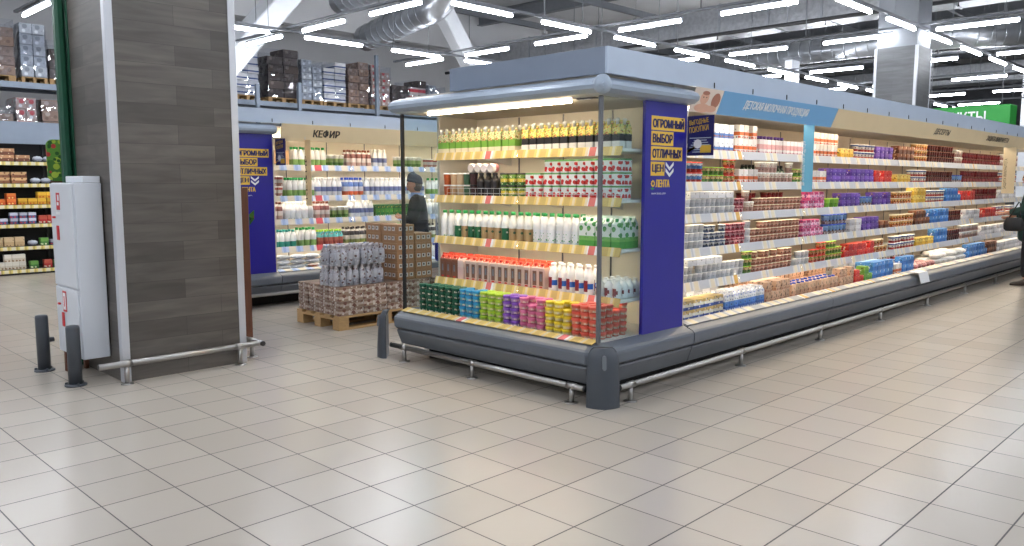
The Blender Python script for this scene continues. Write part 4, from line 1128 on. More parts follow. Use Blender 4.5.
# ---- long dairy case
def pr(n, *cols, **k):
    b = [(i / len(cols), c) for i, c in enumerate(cols)]
    if len(b) == 1: b = b + [(.5, cols[0])]
    bl = k.get('blot'); bl = (bl if isinstance(bl, list) else [bl]) if bl else None
    if bl and n[0] == 'g': bl = bl + [tuple(int(c * .45) for c in cols[0])]
    return PR(n, b, bl, .4, k.get('zone', (.06, .94)), k.get('bs', 26), k.get('thr', .3), .45)
K = {}
K['whitecup'] = s_cup('yogurt_cup', pr('g1', (214, 220, 230), (230, 232, 238), blot=(150, 165, 196), thr=.2), cap_w, .037, .066)
K['bluecup'] = s_cup('yogurt_cup', pr('g2', (78, 96, 134), (206, 212, 222), (84, 100, 140), blot=(230, 232, 236)), cap_w, .036, .062)
K['crimsoncup'] = s_cup('yogurt_cup', pr('g3', (170, 60, 84), (214, 160, 168), (160, 50, 74), blot=(235, 225, 225)), cap_pk, .036, .062)
K['tancup'] = s_cup('dessert_cup', pr('g4', (176, 112, 96), (222, 178, 158), (190, 122, 104), blot=(120, 56, 56), thr=.26), cap_c, .036, .062)
K['redcup'] = s_cup('pudding_cup', pr('g5', (126, 32, 44), (150, 46, 54), (110, 26, 38), blot=(220, 190, 180), thr=.18), cap_br, .036, .085)
K['limecup'] = s_cup('yogurt_cup', pr('g6', (110, 180, 50), (140, 200, 70), blot=(230, 240, 210), thr=.2), cap_lg, .042, .10)
K['skycup'] = s_cup('yogurt_cup', pr('g7', (150, 130, 130), (110, 150, 200), (130, 170, 214), blot=(235, 238, 244)), cap_b, .045, .105)
K['fruitcup'] = s_cup('yogurt_cup', pr('g8', (206, 84, 70), (220, 170, 120), (150, 170, 80), blot=(235, 225, 215)), cap_r, .037, .066)
K['greencup'] = s_cup('yogurt_cup', pr('g9', (100, 150, 80), (220, 190, 140), blot=(190, 70, 60)), cap_lg, .037, .066)
K['darkcup'] = s_cup('pudding_cup', pr('g10', (70, 34, 34), (120, 50, 48), (86, 40, 40), blot=(225, 200, 185), thr=.24), cap_br, .042, .075)
K['orangecup'] = s_cup('dessert_cup', pr('g11', (206, 110, 50), (232, 180, 110), blot=(240, 230, 220)), cap_c, .045, .075)
K['creamcup'] = s_cup('yogurt_cup', pr('g12', (190, 150, 140), (240, 228, 214), blot=(170, 60, 64), thr=.22), cap_w, .037, .095)
K['pinkpack'] = s_box('dessert_pack', pr('g13', (214, 90, 140), (236, 190, 210), (206, 70, 126), blot=[(240, 230, 236), (120, 60, 130)]), .1, .1, .085, 'pack')
K['purplepack'] = s_box('chocolate_pack', pr('g14', (92, 62, 150), (120, 86, 176), blot=[(235, 225, 240), (210, 170, 70)], thr=.22), .11, .11, .075, 'pack')
K['whitebox'] = s_box('milk_box', pr('g15', (228, 230, 236), (236, 238, 242), blot=(90, 140, 200), thr=.2), .13, .1, .055)
K['kefircarton'] = s_box('milk_carton', pr('g16', (84, 130, 200), (232, 234, 240), (234, 236, 240), blot=(190, 110, 70), thr=.22), .075, .075, .115, 'carton')
K['orangecarton'] = s_box('milk_carton', pr('g17', (232, 226, 220), (222, 110, 50), (238, 232, 226), (236, 230, 224), blot=(210, 80, 50), thr=.25), .075, .075, .12, 'carton')
K['pinkcarton'] = s_box('milk_carton', pr('g18', (236, 226, 224), (226, 168, 166), (238, 230, 228), blot=(196, 110, 120), thr=.24), .072, .072, .13, 'carton')
K['yellowbox'] = s_box('cheese_box', pr('g19', (222, 176, 60), (236, 206, 110), blot=(170, 80, 40), thr=.24), .11, .1, .10)
K['redbox'] = s_box('cheese_box', pr('g20', (196, 44, 46), (214, 74, 60), blot=(240, 225, 210), thr=.26), .12, .1, .07)
K['brownbox'] = s_box('dessert_box', pr('g21', (96, 54, 40), (150, 96, 66), blot=(226, 200, 170), thr=.26), .12, .1, .09)
K['bluebox'] = s_box('milk_box', pr('g22', (60, 116, 190), (90, 150, 214), blot=(236, 238, 244), thr=.24), .12, .1, .093)
K['darkbottle'] = s_bottle('drink_bottle', pr('g23', (44, 92, 56), (60, 110, 66), (34, 54, 40), blot=(220, 220, 200), thr=.22), cap_k, .034, .17)
K['plumbottle'] = s_bottle('drink_bottle', pr('g24', (66, 40, 60), (210, 200, 196), (70, 44, 66), blot=(140, 60, 70)), cap_pu, .034, .18)
K['tray'] = s_box('milk_tray', pr('g25', (60, 90, 160), (232, 226, 206), (206, 176, 110), blot=(236, 236, 240), thr=.24), .15, .13, .078)
K['tallcarton'] = k_gable('milk_carton', pr('g26', (60, 104, 186), (90, 140, 206), (238, 238, 240), (238, 238, 240), blot=[(236, 238, 244), (60, 104, 190)], thr=.26), cap_w, .074, .074, .17, .012)
K['tancarton'] = s_box('milk_carton', pr('g27', (214, 172, 142), (222, 184, 152), blot=(170, 90, 70), thr=.24), .085, .085, .092, 'carton')
K['tanbluecap'] = Kind('milk_carton', 'carton', [('b', MB().bbox(-.042, .042, -.042, .042, 0, .115, .004).mesh('milk_carton', pr('g28', (206, 158, 126), (222, 184, 150), blot=(180, 96, 76), thr=.22))), ('cap', MB().lathe([(.018, .1155), (.018, .128), (.014, .131)], 10).mesh('cap', cap_b))], .084, .084, .131)
K['whitebag'] = s_bag('milk_bag', pr('g29', (222, 220, 216), (236, 234, 230), blot=(150, 60, 60), thr=.14), .2, .15, .075)
K['pinkbag'] = s_bag('curd_bag', pr('g30', (176, 96, 96), (210, 150, 146), blot=(235, 225, 220), thr=.26), .16, .12, .07)
K['mixcup'] = s_cup('dessert_cup', pr('g31', (190, 60, 60), (232, 226, 220), (90, 110, 170), blot=(236, 200, 90), thr=.24), cap_w, .045, .08)
K['silverbox'] = s_box('curd_box', pr('g32', (206, 204, 206), (228, 226, 226), blot=(150, 60, 70), thr=.2), .13, .11, .07)
K['greenbox'] = s_box('curd_box', pr('g33', (90, 150, 60), (120, 170, 70), blot=(230, 235, 220), thr=.24), .11, .1, .08)
K['redbluecup'] = s_cup('yogurt_cup', pr('g34', (180, 50, 50), (70, 130, 200), (230, 232, 236), blot=(236, 236, 236), thr=.25), cap_r, .037, .085)
PH = dict(whitecup='white yogurt cup', bluecup='blue-white yogurt cup', crimsoncup='crimson yogurt cup', tancup='tan-brown dessert cup', redcup='dark red pudding cup', limecup='lime green yogurt cup', skycup='sky blue yogurt cup', fruitcup='red-green fruit yogurt cup', greencup='green yogurt cup', darkcup='dark brown pudding cup', orangecup='orange dessert cup', creamcup='cream dessert cup', pinkpack='bright pink dessert pack', purplepack='purple chocolate pack', whitebox='flat white milk box', kefircarton='blue-footed white carton', orangecarton='orange-white carton', pinkcarton='pink-white carton', yellowbox='yellow cheese box', redbox='red cheese box', brownbox='brown dessert box', bluebox='blue milk box', darkbottle='dark green drink bottle', plumbottle='plum drink bottle', tray='blue-yellow milk tray', tallcarton='white-blue gable carton', tancarton='tan milk carton', tanbluecap='blue-capped tan carton', whitebag='puffy white milk bag', pinkbag='pink curd bag', mixcup='red-white dessert cup', silverbox='silver white curd box', greenbox='green curd box', redbluecup='red-blue yogurt cup')
SHN = ['top', 'second', 'third', 'fourth', 'fifth']
LSPEC = [
 # top shelf
 [('orangecarton', 2.75, 3.42, 2), ('kefircarton', 3.46, 3.78, 2), ('orangecarton', 3.80, 4.20, 2), ('pinkcarton', 4.24, 5.16, 1), ('plumbottle', 4.24, 5.1, 1, .16), ('orangecarton', 5.35, 5.95, 2), ('yellowbox', 6.02, 6.38, 1), ('mixcup', 6.45, 7.0, 2), ('purplepack', 7.02, 7.55, 2), ('brownbox', 7.72, 8.3, 2), ('orangecup', 8.34, 8.8, 3), ('darkcup', 8.84, 9.95, 3), ('creamcup', 10.0, 10.3, 2), ('redcup', 10.35, 12.3, 2), ('creamcup', 12.34, 13.4, 2)],
 # second
 [('redbluecup', 2.75, 3.32, 2), ('greencup', 3.35, 3.66, 1), ('fruitcup', 3.68, 3.86, 2), ('orangecarton', 3.88, 4.24, 1), ('creamcup', 4.26, 4.95, 1), ('darkbottle', 4.26, 5.1, 1, .16), ('greencup', 5.0, 5.2, 2), ('orangecarton', 5.3, 5.7, 1), ('purplepack', 5.74, 6.3, 2), ('purplepack', 6.34, 6.98, 1), ('redbox', 7.02, 7.55, 2), ('yellowbox', 7.72, 8.2, 1), ('mixcup', 8.24, 8.8, 2), ('darkcup', 8.84, 9.9, 2), ('skycup', 9.95, 10.35, 1), ('redcup', 10.4, 12.3, 2), ('mixcup', 12.35, 13.4, 2)],
 # third
 [('whitecup', 2.75, 3.86, 2, 0, 1), ('crimsoncup', 3.88, 4.02, 2), ('creamcup', 4.04, 4.2, 1), ('tancup', 4.22, 5.16, 2), ('redcup', 4.22, 5.1, 2, .16), ('pinkpack', 5.2, 5.68, 2), ('limecup', 5.76, 6.08, 1), ('purplepack', 6.1, 6.62, 1), ('skycup', 6.64, 7.0, 1), ('purplepack', 7.02, 7.55, 2), ('orangecup', 7.72, 8.3, 2), ('yellowbox', 8.34, 8.8, 1), ('mixcup', 8.84, 9.6, 2), ('bluebox', 9.64, 10.3, 2), ('redbox', 10.36, 11.0, 2), ('redcup', 11.04, 12.2, 2), ('silverbox', 12.25, 13.4, 2)],
 # fourth
 [('whitecup', 2.75, 3.36, 3), ('bluecup', 3.38, 3.72, 3), ('crimsoncup', 3.74, 4.06, 3), ('whitecup', 4.08, 4.16, 2), ('tancup', 4.18, 5.14, 3), ('pinkpack', 5.18, 5.68, 2), ('skycup', 5.76, 6.3, 2), ('silverbox', 6.34, 6.7, 2), ('purplepack', 6.72, 7.2, 2), ('brownbox', 7.22, 7.55, 1), ('orangecup', 7.72, 8.4, 2), ('brownbox', 8.44, 9.0, 1), ('bluebox', 9.05, 9.8, 1), ('darkcup', 9.84, 10.4, 2), ('silverbox', 10.45, 11.3, 2), ('redbox', 11.34, 12.2, 2), ('mixcup', 12.25, 13.4, 2)],
 # fifth
 [('whitecup', 2.75, 4.05, 2, 0, 1), ('greencup', 4.07, 4.2, 2), ('tancup', 4.22, 5.0, 2), ('whitecup', 5.04, 5.4, 2), ('fruitcup', 5.44, 5.8, 3), ('greencup', 5.82, 6.2, 2), ('redbox', 6.24, 7.1, 2), ('orangecup', 7.12, 7.55, 2), ('mixcup', 7.72, 8.5, 1), ('yellowbox', 8.54, 9.2, 1), ('bluebox', 9.25, 9.8, 1), ('darkcup', 9.84, 10.4, 1), ('creamcup', 10.45, 11.3, 2), ('silverbox', 11.34, 13.4, 2)],
]
def long_goods(kind, a, b, tiers, z, y, where, rows=1, fixed=False):
    kk = K[kind]; p = kk.w * 1.05
    if not fixed and rows == 1 and 'rear' not in where and tiers * kk.h < .15 and kk.h < .12:
        tiers = max(tiers, int(random.choice((.16, .185, .2, .2)) / kk.h))
    stock(kk, PH[kind], 'x', a, b, y, z, p, tiers, rows, where, 'its near end', PH[kind] + 's of the long dairy case', jit=.003, upper_skip=.14)
for kn in K:
    K[kn].name = PH[kn].replace('-', '_').replace(' ', '_')
for si, seq in enumerate(LSPEC):
    z = LC[si] + .02; seen_k = {}
    for e in seq:
        kind, a, b, t = e[:4]; back = e[4] if len(e) > 4 else 0
        kk = K[kind]; seen_k[kind] = seen_k.get(kind, 0) + 1
        where = SHN[si] + ' shelf' + ('' if seen_k[kind] == 1 else ', farther block' if seen_k[kind] == 2 else ', farthermost block')
        long_goods(kind, a, b, t, z, .725 + kk.d / 2 + back, where, fixed=len(e) > 5)
# boxes lying on the cups
for si, x0, n, kd in ((2, 3.12, 5, 'whitebox'), (4, 3.10, 4, 'whitebox')):
    zz = LC[si] + .02 + .1338 + .002
    stock(K[kd], PH[kd] + ' atop cups', 'x', x0, x0 + n * .138, .775, zz, .136, 1, 1, SHN[si] + ' shelf', 'the blue panel side', PH[kd] + 's on top of cups', jit=.002)
DECK = [('tray', 2.78, 3.4, 2, 1), ('tallcarton', 3.42, 4.12, 1, 2), ('tancarton', 4.16, 4.62, 2, 2), ('tanbluecap', 4.66, 5.72, 1, 2), ('tancarton', 5.76, 6.12, 1, 1), ('redbox', 6.16, 6.4, 1, 1), ('greenbox', 6.42, 6.64, 1, 1), ('bluebox', 6.66, 7.28, 2, 2), ('orangecarton', 7.3, 7.56, 1, 1), ('bluebox', 7.6, 8.0, 1, 1), ('pinkbag', 8.04, 8.85, 1, 2), ('whitebag', 8.9, 10.2, 2, 2), ('bluebox', 10.25, 11.2, 2, 1), ('brownbox', 11.24, 11.7, 2, 1), ('silverbox', 11.74, 13.4, 2, 1)]
seen_k = {}
for kind, a, b, t, rw in DECK:
    seen_k[kind] = seen_k.get(kind, 0) + 1
    long_goods(kind, a, b, t, .405, .562 + K[kind].d / 2, 'case deck' + ('' if seen_k[kind] == 1 else ', farther block' if seen_k[kind] == 2 else ', third block'), rw)
long_goods('tancarton', 4.66, 6.1, 2, .405, .90, 'case deck, rear block')
long_goods('tancarton', 4.16, 4.6, 2, .405, .95, 'case deck, rear near block')
long_goods('whitebox', 2.78, 4.1, 3, .405, 1.0, 'case deck, rear block')
long_goods('silverbox', 6.5, 7.5, 3, .405, 1.0, 'case deck, rear block')
long_goods('mixcup', 7.7, 8.9, 2, .405, 1.0, 'case deck, rear block')
# wire baskets and a price leaflet
lf = MB(); lf.add([(7.5, .35, .425), (7.82, .35, .425), (7.82, .46, .433), (7.5, .46, .433), (7.52, .325, .30), (7.84, .325, .30)], [(0, 1, 2, 3), (4, 5, 1, 0)])
tag(lf.build('price_leaflet', MT['wtext']), 'white paper leaflet bent over the bumper of the long dairy case', 'leaflet')

# ---- kefir case goods
kf = {}
kf['wg'] = s_bottle('kefir_bottle', pr('k1', (150, 190, 110), (240, 240, 238), (242, 242, 240), blot=(90, 160, 80), thr=.24, zone=(.05, .5)), cap_g, .04, .20)
kf['wb'] = s_bottle('kefir_bottle', pr('k2', (226, 230, 236), (120, 132, 176), (240, 240, 240), (242, 242, 240), blot=(236, 238, 242), thr=.2, zone=(.1, .5)), cap_w, .038, .20)
kf['wr'] = s_bottle('kefir_bottle', pr('k3', (216, 108, 70), (232, 232, 240), (110, 140, 200), (240, 240, 240), blot=(90, 160, 80), thr=.2, zone=(.0, .5)), cap_b, .038, .20)
kf['wbr'] = s_bottle('kefir_bottle', pr('k4', (190, 160, 150), (226, 216, 210), (140, 90, 84), (238, 234, 230), blot=None), cap_br, .036, .17)
kf['kraft'] = s_box('milk_carton', pr('k5', (206, 164, 116), (214, 176, 130), blot=(120, 140, 60), thr=.22), .08, .08, .16, 'carton')
kf['gc'] = s_cup('kefir_cup', pr('k6', (90, 140, 60), (170, 200, 130), (240, 240, 232), blot=(236, 240, 226), thr=.2), cap_w, .04, .13)
kf['green'] = s_box('kefir_carton', pr('k7', (60, 130, 66), (90, 156, 70), (60, 120, 70), blot=[(236, 240, 226), (240, 214, 90)], thr=.22), .075, .075, .14, 'carton')
kf['teal'] = s_bottle('kefir_bottle', pr('k8', (60, 160, 140), (236, 240, 238), (240, 242, 240), blot=(60, 150, 130), thr=.24, zone=(0, .5)), cap_tq, .04, .19)
kf['rt'] = s_bottle('yogurt_bottle', pr('k9', (176, 90, 80), (190, 110, 90), (110, 190, 190), (80, 160, 170), blot=(150, 60, 60), thr=.2), cap_lg, .036, .17)
kf['bd'] = s_bottle('yogurt_bottle', pr('k10', (150, 160, 90), (226, 220, 206), (70, 66, 66), (226, 222, 214), blot=(110, 60, 60), thr=.2, zone=(0, .6)), cap_k, .038, .19)
kf['white'] = s_bottle('kefir_bottle', pr('k11', (226, 230, 234), (240, 240, 240), blot=(120, 160, 120), thr=.2, zone=(.05, .5)), cap_w, .04, .19)
kf['red'] = s_cup('kefir_cup', pr('k12', (200, 150, 140), (236, 232, 230), (196, 100, 90), blot=(236, 232, 230)), cap_w, .042, .11)
kf['bag'] = s_bag('milk_bag', pr('k13', (176, 184, 194), (200, 206, 214), blot=(236, 238, 242), thr=.22), .19, .15, .06)
kf['obag'] = s_bag('butter_pack', pr('k14', (226, 150, 110), (240, 226, 214), blot=(214, 110, 70), thr=.24), .16, .08, .045)
kf['bluecap'] = s_bottle('kefir_bottle', pr('k15', (226, 230, 238), (240, 240, 240), blot=(80, 110, 190), thr=.2, zone=(.05, .5)), cap_b, .042, .20)
for kn in kf:
    if kn in ('bag', 'obag', 'bluecap'): continue
    fz = {'wg': 1.18, 'wb': 1.2, 'wr': 1.2, 'wbr': 1.3, 'white': 1.18, 'teal': 1.15, 'bd': 1.15, 'rt': 1.15}.get(kn, 1.15)
    kf[kn].parts[0][1].transform(Matrix.Diagonal((1, 1, fz, 1))); kf[kn].h *= fz
KP = dict(wg='green-labelled white bottle', wb='lilac-labelled white bottle', wr='orange-footed white bottle', wbr='small white-brown bottle', kraft='plain brown kefir carton', gc='green-white kefir cup', green='green kefir carton', teal='teal-capped white bottle', rt='red and teal yogurt bottle', bd='dark-labelled cream bottle', white='plain white kefir bottle', red='red-banded white cup', bag='grey milk bag', obag='orange butter pack', bluecap='blue-capped white bottle')
KSPEC = [
 [('kraft', 2.47, 2.72, 1), ('wg', 2.78, 3.26, 1), ('gc', 3.30, 3.54, 1), ('wbr', 3.56, 3.98, 1), ('wb', 4.0, 4.24, 1), ('gc', 4.42, 4.85, 1), ('red', 4.9, 5.15, 1), ('white', 5.2, 5.7, 1), ('red', 5.74, 6.6, 1)],
 [('red', 2.47, 2.64, 2), ('wg', 2.68, 3.08, 1), ('wb', 3.1, 3.5, 1), ('wr', 3.52, 3.84, 1), ('wb', 3.86, 4.9, 1), ('wg', 4.94, 5.5, 1), ('red', 5.54, 6.6, 1)],
 [('wbr', 2.47, 2.62, 1), ('white', 2.64, 3.06, 1), ('wbr', 3.08, 3.3, 1), ('gc', 3.32, 3.6, 1), ('wb', 3.62, 4.0, 1), ('green', 4.02, 4.7, 1), ('white', 4.72, 5.2, 1), ('bd', 5.24, 6.6, 1)],
 [('teal', 2.47, 2.8, 1), ('wg', 2.82, 3.1, 1), ('rt', 3.12, 3.5, 1), ('bd', 3.52, 4.26, 1), ('wg', 4.28, 4.9, 1), ('bd', 4.94, 6.6, 1)],
]
for si, seq in enumerate(KSPEC):
    z = KL[si] + .02; sk = {}
    for e in seq:
        kind, a, b, t = e[:4]; back = e[4] if len(e) > 4 else 0
        sk[kind] = sk.get(kind, 0) + 1
        stock(kf[kind], KP[kind], 'x', a, b, 6.255 + kf[kind].d / 2 + back, z, kf[kind].w * 1.04, t, 1 if back or a > 4.6 else 2, 'kefir ' + SHN[si] + ' shelf' + ('' if sk[kind] == 1 else ', farther block' if sk[kind] == 2 else ', third block'), 'its near end', KP[kind] + ' goods of the kefir case', jit=.003)
stock(kf['bag'], KP['bag'], 'x', 2.45, 4.1, 6.2, .405, .2, 3, 1, 'kefir case deck', 'the blue panel', 'grey milk bags', jit=.008)
stock(kf['bluecap'], KP['bluecap'], 'x', 4.15, 6.4, 6.2, .405, .088, 1, 1, 'kefir case deck', 'the grey bags', 'blue-capped bottles')
kf['obag'].put((2.9, 6.07, .43), .2, 'orange butter pack lying on the kefir case deck before grey bags', 'butter packs')
# ------------------------------------------------------------------ pallets in the aisle
def big_pallet(x, y, label):
    r = empty('floor_pallet', (x, y, 0)); tag(r, label, 'pallet', 'pallets in the aisle')
    b0 = MB().bbox(0, 1.2, 0, .1, .122, .144, .003).mesh('deck_board', MT['pallet'])
    for k in range(5): link('deck_board', b0, r, (0, k * .175, 0))
    s0 = MB().bbox(0, .12, 0, .8, .1, .121, .003).mesh('stringer_board', MT['pallet'])
    k0 = MB().bbox(0, .12, 0, .12, .022, .099, .003).mesh('block', MT['pallet'])
    f0 = MB().bbox(0, 1.2, 0, .12, 0, .021, .003).mesh('bottom_board', MT['pallet'])
    for i in range(3):
        link('stringer_board', s0, r, (.54 * i, 0, 0)); link('bottom_board', f0, r, (0, .34 * i, 0))
        for j in range(3): link('block', k0, r, (.54 * i, .34 * j, 0))
big_pallet(1.905, 4.0, 'wooden floor pallet stacked with trays, nearest the end case glass')
big_pallet(3.14, 4.0, 'wooden floor pallet behind the glass end case, mostly hidden')
trm = pr('tray_print', (158, 134, 116), (196, 178, 164), (150, 124, 108), blot=[(124, 84, 72), (214, 206, 198)], bs=16, thr=.34)
ktr = s_box('milk_tray', trm, .29, .19, .072, 'tray')
for px_, nm, nx in ((1.92, 'on the first pallet', 4), (3.155, 'on the hidden pallet', 4)):
    for i in range(nx):
        for j in range(4):
            for t in range(4):
                ktr.put((px_ + .148 + i * .294 + random.uniform(-.006, .006), 4.10 + j * .196, .1455 + t * .0735), random.uniform(-.02, .02),
                        'shrink-wrapped milk tray %s, %s from pallet end, %s row, %s' % (nm, nth(i + 1), nth(j + 1), TIER[t]), 'milk trays on the pallets')
# packs of bottles
pkm = pr('pack_print', (206, 206, 214), (226, 224, 228), (214, 208, 212), blot=[(120, 90, 90), (240, 240, 244)], bs=24, thr=.3)
def k_bottlepack():
    m = MB()
    for i in range(4):
        for j in range(2):
            m.lathe([(.033, 0), (.036, .006), (.036, .12), (.03, .15), (.014, .185), (.017, .186), (.017, .202), (.014, .205)], 9, -.1125 + i * .075, -.0375 + j * .075)
    return Kind('bottle_pack', 'bottle pack', [('b', m.mesh('bottle_pack', pkm)), ('wrap', MB().bbox(-.152, .152, -.077, .077, .0, .16, .02).mesh('wrap', MT['film']))], .306, .156, .206)
kbp = k_bottlepack()
for t in range(2):
    for i in range(2):
        for j in range(2):
            kbp.put((2.05 + .312 * i + .02 * t, 4.115 + .16 * j, .4415 + t * .2075), 0, 'film-wrapped pack of white bottles, %s from pallet end, %s row, %s' % (nth(i + 1), nth(j + 1), TIER[t]), 'wrapped bottle packs on the pallet')
# brown box columns with printed windows
bxm = pr('box_print', (160, 116, 82), (160, 116, 82), (160, 116, 82), blot=[(226, 222, 214), (60, 56, 50)], bs=16, thr=.26, zone=(.25, .75))
bm_ = MB().bbox(-.1175, .1175, -.135, .135, 0, .098, .004)
for k in range(3):
    for q, (dz, mi) in enumerate(((.032, 1), (.045, 2))):
        u0, u1 = -.095 + k * .07 + (.0 if q == 0 else .012), -.095 + k * .07 + (.05 if q == 0 else .032)
        yy, zz0, zz1 = -.1356 - .0005 * q, dz, .075 if q == 0 else .066
        bm_.add([(u0, yy, zz0), (u1, yy, zz0), (u1, yy, zz1), (u0, yy, zz1)], [(0, 1, 2, 3)], mi)
        xx = -.1181 - .0005 * q
        bm_.add([(xx, -u0, zz0), (xx, -u1, zz0), (xx, -u1, zz1), (xx, -u0, zz1)], [(0, 1, 2, 3)], mi)
kbx = Kind('brown_carton', 'carton', [('b', bm_.mesh('brown_carton', [MT['kraft'], M('print_pale', (216, 212, 204), .5, 0, .15, 50), M('print_ink', (74, 66, 60), .5, 0, .3, 60)]))], .235, .27, .098)
for c, (bx, n) in enumerate(((2.80, 6), (3.045, 5))):
    for t in range(n):
        kbx.put((bx, 4.18, .4415 + t * .0995), random.uniform(-.015, .015), 'brown printed carton, %s column from the bottle packs, level %s' % (['first', 'second'][c], nth(t + 1)), 'brown cartons stacked on the pallet')
for t in range(6): kbx.put((2.80, 4.47, .4415 + t * .0995), 0, 'brown printed carton in the rear column, level %s' % nth(t + 1), 'brown cartons stacked on the pallet')

# ------------------------------------------------------------------ grocery shelving at the far left
gs = empty('grocery_shelving', (0, 11.9, 0)); tag(gs, 'dark grocery shelving with price strips beyond the fire cabinet', 'shelving')
GZ = [.09, .46, .82, 1.13, 1.47, 1.82]
XA, XB = -2.4, 3.0
MB().box(XA, XB, .45, .5, 0, 2.35).build('back_panel', MT['black'], gs)
MB().box(XA, XB, .02, .44, 0, .06).build('base', MT['black'], gs)
MB().box(XA, XB, .0, .03, 2.10, 2.45).build('top_fascia', MT['rack'], gs)
for k in range(5):
    MB().box(XA + 1.35 * k - .015, XA + 1.35 * k + .015, .41, .449, 0, 2.35).build('upright', MT['rackdk'], gs)
for z in GZ:
    s = MB().box(XA, XB, .02, .44, z - .025, z).build('shelf', MT['rackdk'], gs)
    MB().box(XA, XB, .0, .015, z - .06, z - .005).build('price_strip', MT['stripL'], s)
G = {}
G['sausage'] = s_box('packed_cake', pr('l1', (120, 70, 50), (190, 140, 100), blot=(226, 200, 160), thr=.28, bs=18), .2, .2, .1, 'pack')
G['cake'] = s_box('cake_box', pr('l2', (150, 96, 66), (214, 170, 120), blot=(110, 60, 44), thr=.3, bs=18), .22, .2, .09)
G['yellow'] = s_box('yellow_tea_box', pr('l3', (222, 160, 40), (240, 190, 60), blot=(200, 90, 30), thr=.26, bs=18), .13, .12, .1)
G['orange'] = s_box('orange_box', pr('l4', (214, 90, 40), (226, 120, 50), blot=(240, 210, 120), thr=.24, bs=18), .13, .12, .09)
G['blue'] = s_box('blue_packet', pr('l5', (70, 84, 130), (196, 200, 214), blot=(190, 60, 66), thr=.26, bs=18), .11, .1, .09, 'packet')
G['silver'] = s_bag('silver_packet', pr('l6', (150, 156, 170), (190, 196, 206), blot=(60, 70, 110), thr=.2), .14, .1, .09)
G['tan'] = s_box('tan_box', pr('l7', (190, 160, 120), (206, 180, 140), blot=(120, 90, 60), thr=.2, bs=18), .14, .12, .15)
G['green'] = s_box('green_box', pr('l8', (70, 120, 60), (100, 150, 70), blot=(226, 226, 190), thr=.26, bs=18), .12, .1, .12)
G['red'] = s_box('red_box', pr('l9', (190, 50, 50), (206, 90, 70), blot=(236, 226, 200), thr=.26, bs=18), .12, .1, .13)
G['white'] = s_box('white_jar_box', pr('l10', (206, 196, 176), (226, 220, 206), blot=(150, 120, 90), thr=.26, bs=18), .1, .1, .12)
GP = dict(sausage='brown packed cake', cake='brown cake box', yellow='yellow tea box', orange='orange box', blue='blue-white packet', silver='silver packet', tan='plain tan box', green='green box', red='red box', white='cream box')
GSPEC = [[('white', -.6, .9, 1), ('white', .9, 1.2, 2), ('green', 1.22, 1.42, 1), ('red', 1.44, 1.6, 1), ('green', 1.62, 2.6, 1)],
 [('tan', -.6, 1.2, 1), ('silver', 1.25, 1.4, 1), ('green', 1.42, 1.55, 1), ('blue', 1.57, 2.6, 1)],
 [('blue', -.6, .98, 1), ('blue', 1.0, 1.4, 2), ('red', 1.42, 2.6, 1)],
 [('orange', -.6, 1.12, 2), ('yellow', 1.14, 1.7, 2), ('yellow', 1.72, 2.6, 1)],
 [('cake', -.6, 1.3, 2), ('silver', 1.34, 2.6, 1)],
 [('sausage', -.6, 1.36, 2), ('silver', 1.4, 2.6, 1)]]
GN = ['bottom', 'second lowest', 'third lowest', 'third highest', 'second highest', 'top']
for si, seq in enumerate(GSPEC):
    sk = {}
    for kind, a, b, t in seq:
        sk[kind] = sk.get(kind, 0) + 1
        stock(G[kind], GP[kind], 'x', a, b, 11.93 + G[kind].d / 2, GZ[si], G[kind].w * 1.05, t, 1, 'grocery ' + GN[si] + ' shelf' + ('' if sk[kind] == 1 else ', inner block'), 'its outer end', GP[kind] + ' goods of the grocery shelving', jit=.005, upper_skip=.2)

# leaf-print sign and brown board by the pillar
ls = empty('produce_sign', (-.175, 5.0, 0)); tag(ls, 'upright sign with printed green fruit leaves behind the fire cabinet', 'sign')
pm = PR('leaf_print', [(0, (70, 120, 50)), (.5, (96, 150, 60))], [(170, 196, 70), (190, 60, 60), (40, 90, 40)], .5, (0, 1), 12, .33)
rr = .05; pts = []
for cx, cz, a0 in ((.19 - rr, .36 - rr, 0), (-.19 + rr, .36 - rr, 90), (-.19 + rr, rr, 180), (.19 - rr, rr, 270)):
    for k in range(5): a = math.radians(a0 + k * 22.5); pts.append((cx + rr * math.cos(a), 1.50 + cz + rr * math.sin(a)))
MB().prism(pts, 0, .02).build('printed_face', pm, ls)
MB().bbox(-.16, .16, .022, .05, 1.36, 1.5, .004).build('lower_block', MT['board'], ls)
MB().bbox(-.03, .03, .024, .06, .02, 1.36, .004).build('stem', MT['pipe'], ls)
MB().lathe([(.16, 0), (.16, .015), (.04, .02)], 16, 0, .04).build('base', MT['pipe'], ls)
bb = empty('display_stand', (.845, 3.96, 0)); tag(bb, 'brown wood-grain display stand standing just behind the plank pillar', 'display stand')
MB().bbox(0, .11, 0, .03, 0, 1.44, .004).build('side_board', MT['board'], bb)
MB().bbox(0, .11, .031, .5, .02, 1.36, .004).build('shelf_body', MT['board'], bb)
MB().add([(.112, .0, 1.10), (.15, -.02, 1.16), (.15, -.02, 1.24), (.112, .0, 1.2)], [(0, 1, 2, 3), (3, 2, 1, 0)]).build('leaflet', pm, bb)

